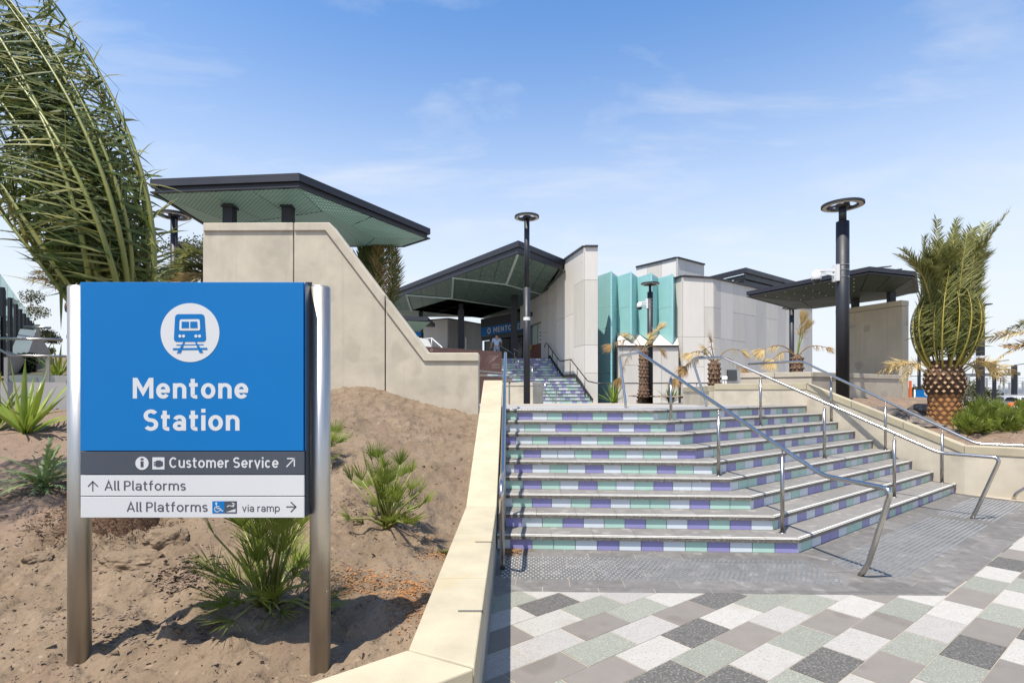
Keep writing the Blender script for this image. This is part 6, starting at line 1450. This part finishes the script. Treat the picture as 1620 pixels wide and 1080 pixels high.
for i in range(2600):
    P = at(rn.uniform(28, 55), rn.uniform(560, 592), 10.5); d = Vector((rn.gauss(0, 1), rn.gauss(0, 1), rn.gauss(0, 1))).normalized()*.05; e = d.cross(Vector((.3, .5, 1))).normalized()*.02; b.add([P-d, P+e, P+d, P-e], [(0, 1, 2, 3)], mat('dark_hedge', (.03, .04, .018), .8, var=.3, scale=5))
single(b, 'dark_shrub', 'dark clipped shrub at the foot of the glass ramp', 'shrub')

# ---------------- person at the top of the stairs ----------------
SKIN = mat('skin', (.42, .25, .17), .6, var=.04); SHIRT = mat('pale_blue_shirt', (.32, .46, .68), .8, col2=(.46, .60, .80), scale=5); HAIR = mat('dark_hair', (.015, .012, .01), .6); JEAN = mat('patterned_trousers', (.14, .22, .38), .8, col2=(.34, .42, .55), scale=9)
def skinned(name, par, verts, edges, m, root=0, sub=2):
    me = bpy.data.meshes.new(name); org = Vector(par['_o']); me.from_pydata([tuple(Vector(v[:3])) for v in verts], edges, []); me.materials.append(m)
    o = bpy.data.objects.new(name, me); C.objects.link(o); o.parent = par; s = o.modifiers.new('skin', 'SKIN'); s.use_smooth_shade = True
    for i, v in enumerate(verts): me.skin_vertices[0].data[i].radius = (v[3], v[4] if len(v) > 4 else v[3])
    me.skin_vertices[0].data[root].use_root = True; q = o.modifiers.new('sub', 'SUBSURF'); q.levels = q.render_levels = sub; return o
pl = at(786, 560, 33.0); pr_ = thing('person', (pl.x, 33.0, zst(33.0)), 'person in a pale blue shirt seen from behind at the head of the stairs', 'person')
bv = [(0, 0, .92, .14, .11), (0, .0, 1.12, .15, .10), (0, -.03, 1.36, .18, .11), (0, -.03, 1.46, .07, .06), (0, .03, 1.60, .085, .10), (0, .04, 1.68, .06, .07),
      (-.20, -.03, 1.38, .055), (-.29, .02, 1.12, .042), (-.32, .12, .90, .033), (-.33, .15, .82, .035, .02), (.20, -.03, 1.38, .055), (.28, .04, 1.12, .042), (.26, .18, .95, .033), (.25, .22, .88, .035, .02),
      (-.10, 0, .86, .09), (-.12, .0, .48, .065), (-.13, .02, .10, .045), (-.14, .16, .04, .04, .03), (.10, 0, .86, .09), (.12, .03, .48, .065), (.12, 0, .10, .045), (.13, .14, .04, .04, .03)]
be = [(0, 1), (1, 2), (2, 3), (3, 4), (4, 5), (2, 6), (6, 7), (7, 8), (8, 9), (2, 10), (10, 11), (11, 12), (12, 13), (0, 14), (14, 15), (15, 16), (16, 17), (0, 18), (18, 19), (19, 20), (20, 21)]
skinned('body', pr_, bv, be, SKIN)
skinned('shirt', pr_, [(0, 0, .90, .17, .14), (0, 0, 1.12, .175, .13), (0, -.03, 1.36, .20, .135), (0, -.03, 1.45, .09, .08), (-.21, -.03, 1.36, .075), (-.27, .0, 1.18, .065), (.21, -.03, 1.36, .075), (.265, .02, 1.18, .065)], [(0, 1), (1, 2), (2, 3), (2, 4), (4, 5), (2, 6), (6, 7)], SHIRT)
skinned('trousers', pr_, [(0, 0, .88, .16, .13), (-.10, 0, .80, .11), (-.12, 0, .48, .085), (-.13, .02, .12, .065), (.10, 0, .80, .11), (.12, .03, .48, .085), (.12, 0, .12, .065)], [(0, 1), (1, 2), (2, 3), (0, 4), (4, 5), (5, 6)], JEAN)
skinned('hair', pr_, [(0, -.03, 1.55, .12, .12), (0, -.01, 1.70, .125, .125)], [(0, 1)], HAIR)

# ---------------- street side at the right ----------------
b = MB(); b.box((20, 34, -.11), (140, 75, -.05), mat('asphalt', (.055, .055, .058), .85, var=.15, scale=2)); struct(b, 'road')
b = MB(); b.box((16, 74.5, -.1), (190, 79, .05), mat('pale_footpath', (.45, .41, .34), .8)); struct(b, 'footpath')
b = MB(); b.box((14, 30, -.11), (120, 34, -.02), mat('kerb_concrete', (.42, .40, .37), .8)); struct(b, 'kerb')
fw = thing('station_fence', at(1500, 620, 80), 'long pale grey concrete and mesh fence along the railway', 'fence')
b = MB(); b.box((at(1440, 0, 80).x, 80, 0), (at(1700, 0, 80).x, 80.3, zat(625, 80)), mat('fence_concrete', (.40, .39, .37), .8)); b.build('base_wall', fw)
FM = mat('fence_mesh', (.30, .31, .32), .6)
for i in range(60):
    x = at(1440+i*3.1, 0, 80.1).x; b = MB(); b.box((x-.02, 80.1, 0), (x+.02, 80.14, zat(612.5, 80)), FM); b.build('fence_bar', fw)
b = MB(); b.box((at(1440, 0, 80).x, 80.1, zat(613.5, 80)), (at(1700, 0, 80).x, 80.15, zat(612.5, 80)), FM); b.build('top_rail', fw)
# overhead gantries and light poles
def mast(px, py0, py1, Y, w, label, arms=(), cat='pole', name='light_pole', par=None, m=DARKM):
    x = at(px, 0, Y).x; t = thing(name, (x, Y, 0), label, cat); b = MB(); b.box((x-w/2, Y-w/2, max(-.1, zat(py1, Y))), (x+w/2, Y+w/2, zat(py0, Y)), m); b.build('pole', t)
    for (a, c) in arms: b = MB(); b.bar(at(a[0], a[1], Y), at(c[0], c[1], Y), .012*Y*.1, .012*Y*.1, m); b.build('arm', t)
    return t
t = mast(1551, 484, 641, 22, .20, 'thick square dark lighting mast behind the date palm', [((1545, 478), (1551, 488)), ((1551, 487), (1562, 482))])
b = MB(); P = at(1546, 476, 22); b.box((P.x-.14, 21.8, P.z-.03), (P.x+.12, 22.1, P.z+.03), DARKM); P = at(1559, 482, 22); b.box((P.x-.16, 21.8, P.z-.02), (P.x+.12, 22.1, P.z+.02), DARKM); b.build('flood_light', t)
b = MB(); P = at(1551, 564, 22); b.box((P.x-.13, 21.85, P.z-.06), (P.x+.13, 22.13, P.z+.03), WHT); b.build('bracket', t)
mast(1454, 546, 618, 42, .16, 'slim dark pole between the shaded wall and the date palm', [((1452, 521), (1456, 521))])
mast(1573, 571, 632, 60, .26, 'dark street light pole with a long thin arm over the car park', [((1573, 571.5), (1596, 569.5))], 'street light', 'street_light')
mast(1604.5, 578, 624, 55, .34, 'street light pole with arm at the right picture edge', [((1604.5, 577.5), (1625, 574.5))], 'street light', 'street_light')
gt = thing('overhead_gantry', at(1530, 592, 95), 'thin overhead railway gantry beam above the fence', 'gantry')
b = MB(); b.bar(at(1525, 593.5, 95), at(1613, 591, 95), .35, .55, mat('gantry_grey', (.13, .14, .15), .6)); b.bar(at(1440, 595, 99), at(1525, 594, 97), .2, .2, FM); b.build('beam', gt)
b = MB(); b.bar(at(1607, 592, 95), at(1607, 618, 95), .5, .4, FM); b.bar(at(1529, 594, 95), at(1529, 625, 95), .9, .5, FM); b.build('support', gt)
rm = random.Random(70)
for i, px in enumerate((1446, 1462, 1540, 1561, 1581, 1588, 1597, 1618, 1632)): mast(px, 600+rm.uniform(-5, 9), 622, 110+i*3, .3, f'thin railway mast on the horizon, {["first","second","third","fourth","fifth","sixth","seventh","eighth","ninth"][i]} from the left', (), 'railway mast', 'railway_mast', m=FM)
b = MB()
for i in range(3): b.tube([at(1440, 600+i*3.5, 100), at(1640, 598+i*4, 100)], .035, FM, 4)
single(b, 'overhead_wires', 'thin overhead railway wires crossing above the fence', 'wires')
b = MB(); pts = [(-2500, 1700)]; rh = random.Random(1)
vs = []; nH = 120
for i in range(nH+1): x = -2300+4600*i/nH; vs += [(x, 1700, -2), (x, 1700, EYE+(7+3*noise.fractal(Vector((i*.13, 0, 0)), .9, 2, 4))*1700/F*1.0)]
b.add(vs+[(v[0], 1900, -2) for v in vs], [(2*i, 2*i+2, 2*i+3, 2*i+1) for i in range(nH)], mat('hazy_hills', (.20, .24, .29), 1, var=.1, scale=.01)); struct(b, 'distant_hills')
# cars
PAINT = {'white': mat('white_car_paint', (.70, .71, .73), .25, coat=.6, var=.02), 'dark': mat('dark_car_paint', (.03, .035, .05), .25, coat=.6), 'silver': mat('silver_car_paint', (.30, .32, .35), .3, coat=.6, var=.03)}
RUB = mat('tyre_rubber', (.02, .02, .02), .8); TAIL = mat('tail_lamp_red', (.55, .02, .03), .3); CARG = mat('car_glass', (.02, .025, .035), .08)
def car(px, Y, rz, m, label):
    X = at(px, 0, Y).x; t = thing('parked_car', (X, Y, -.05), label, 'car', 'cars parked along the street'); M = Matrix.Rotation(rz, 4, 'Z'); T = lambda p: Vector((X, Y, -.05))+M @ Vector(p)
    prof = [(-2.1, .35), (-2.12, .75), (-2.02, 1.0), (-1.25, 1.10) if False else (-1.95, 1.05), (-1.5, 1.46), (-.6, 1.56), (.35, 1.50), (1.05, 1.06), (1.9, .92), (2.12, .70), (2.12, .35)]
    b = MB(); b.prism([T((x, -.82, z)) for x, z in prof], M @ Vector((0, 1.64, 0)), PAINT[m])
    o = b.build('body', t, bevel=.09)
    b = MB()
    for s in (-1, 1): b.prism([T((x, s*.825, z)) for x, z in [(-1.72, 1.08), (-1.38, 1.38), (-.55, 1.47), (.28, 1.42), (.82, 1.08)]], M @ Vector((0, s*.012, 0)), CARG)
    b.prism([T((-2.03, -.66, 1.08)), T((-2.03, .66, 1.08)), T((-1.60, .58, 1.42)), T((-1.60, -.58, 1.42))], M @ Vector((-.03, 0, .02)), CARG)
    b.prism([T((1.02, -.66, 1.10)), T((1.02, .66, 1.10)), T((.42, .58, 1.47)), T((.42, -.58, 1.47))], M @ Vector((.03, 0, .03)), CARG); b.build('windows', t)
    for s in (-1, 1):
        b = MB(); b.prism([T((-2.13, s*.62-.14, .80)), T((-2.13, s*.62+.14, .80)), T((-2.10, s*.62+.14, .98)), T((-2.10, s*.62-.14, .98))], M @ Vector((-.03, 0, 0)), TAIL); b.build('tail_lamp', t)
        for x in (-1.3, 1.35):
            b = MB(); c = T((x, s*.76, .33)); ax = M @ Vector((0, .1, 0)); b.tube([c-ax, c+ax], .33, RUB, 18); w_ = b.build('wheel', t); b = MB(); b.tube([c-ax*1.08, c+ax*1.08], .19, STEEL, 12); b.build('rim', t)
car(1594, 57, R(66), 'silver', 'silver hatchback with dark rear window, leftmost of the parked cars')
car(1613, 50, R(70), 'white', 'white hatchback with sloping dark rear window, nearest of the parked cars')
car(1634, 66, R(66), 'dark', 'dark car parked farthest at the right picture edge')
# cones and orange board
ORG = mat('safety_orange', (.75, .13, .02), .5, var=.05); YEL = mat('amber_board', (.80, .38, .01), .5, var=.03)
def cone(px, Y, h, label, barrel=False):
    X = at(px, 0, Y).x; t = thing('traffic_cone', (X, Y, -.1), label, 'traffic cone', 'orange safety cones by the road'); b = MB(); r = h*.20
    b.box((X-h*.26, Y-h*.26, -.1), (X+h*.26, Y+h*.26, -.02), RUB if not barrel else ORG); b.build('base', t)
    zz_ = [0, .2, .42, .62, .8, 1]; 
    for i in range(5):
        f = lambda q: r*(1-.82*q) if not barrel else r*(1.1-.25*q)
        b = MB(); b.lathe((X, Y, -.02), [(f(zz_[i]), h*zz_[i]), (f(zz_[i+1]), h*zz_[i+1])]+([(0, h*1.0)] if i == 4 else []), ORG if i % 2 == 0 else SIGNW, 16); b.build('band', t)
cone(1607, 30, 1.35, 'tall orange and white safety cone beside the amber board', False); cone(1602, 31, 1.25, 'orange and white safety barrel left of the tall cone', True)
bt = thing('roadwork_board', at(1625, 655, 29), 'amber roadwork board with black frame at the right picture edge', 'sign')
b = MB(); b.prism([at(1613.5, 634, 29), at(1640, 634, 29), at(1640, 641, 29), at(1613.5, 641, 29)], (0, .04, 0), YEL); b.build('panel', bt); b = MB(); b.prism([at(1613.5, 643, 29), at(1640, 643, 29), at(1640, 658.5, 29), at(1613.5, 658.5, 29)], (0, .04, 0), YEL); b.build('panel', bt)
b = MB(); b.prism([at(1612.5, 632.5, 29.06), at(1642, 632.5, 29.06), at(1642, 660, 29.06), at(1612.5, 660, 29.06)], (0, .03, 0), DARKM); b.box((at(1620, 0, 29.1).x, 29.1, -.1), (at(1621.5, 0, 29.1).x, 29.15, zat(640, 29)), DARKM); b.build('frame', bt)
# small blue station sign far right
bs2 = thing('far_station_sign', at(1460, 625, 26), 'small blue station sign half hidden behind the date palm trunk', 'sign')
YS = 26.
b = MB(); b.prism([at(1448, 616.5, YS), at(1474, 616.5, YS), at(1474, 633, YS), at(1448, 633, YS)], (0, .05, 0), SIGNB); b.build('panel', bs2)
b = MB(); b.prism([at(1448, 633.4, YS), at(1474, 633.4, YS), at(1474, 636, YS), at(1448, 636, YS)], (0, .05, 0), SIGNW); b.build('strip', bs2)
b = MB(); b.prism([at(x, y, YS-.004) for x, y in circ(1466.5, 621.8, 4.6, 24)], (0, -.003, 0), SIGNW); b.build('emblem', bs2)
b = MB(); b.prism([at(x, y, YS-.008) for x, y in ((1464.6, 619.2), (1468.4, 619.2), (1468.7, 624), (1464.3, 624))], (0, -.003, 0), SIGNB); b.build('emblem_train', bs2)
text('Mentone', 1456.5, 1474, 628.3, 631.8, SIGNW, parent=bs2, mapf=lambda x, y: at(x, y, YS-.006), off=.17)
for px in (1447, 1475): b = MB(); X = at(px, 0, YS+.03).x; b.tube([(X, YS+.03, .3), (X, YS+.03, zat(616, YS))], .045, POSTS, 12); b.build('post', bs2)
b = MB(); b.box((at(1440, 0, 30).x, 30, 0), (at(1442.5, 0, 30).x, 30.1, zat(602, 30)), ORG); single(b, 'orange_panel', 'thin orange panel edge beside the shaded concrete wall', 'panel')
# small bollard lights by the bed
for i, px in enumerate((1144.5, 1148.5)):
    P = at(px, 600, 18); b = MB(); b.tube([(P.x, 18, 1.9), (P.x, 18, zat(597.5, 18))], .03, WHT, 8); b.lathe((P.x, 18, zat(597.5, 18)), [(.05, -.06), (.05, .05), (0, .06)], WHT, 10); single(b, 'garden_light', ('white garden light nearer the dead palm', 'white garden light nearer the grey wall')[i], 'light')
for o_ in list(C.objects):
    if '_o' in o_.keys(): del o_['_o']
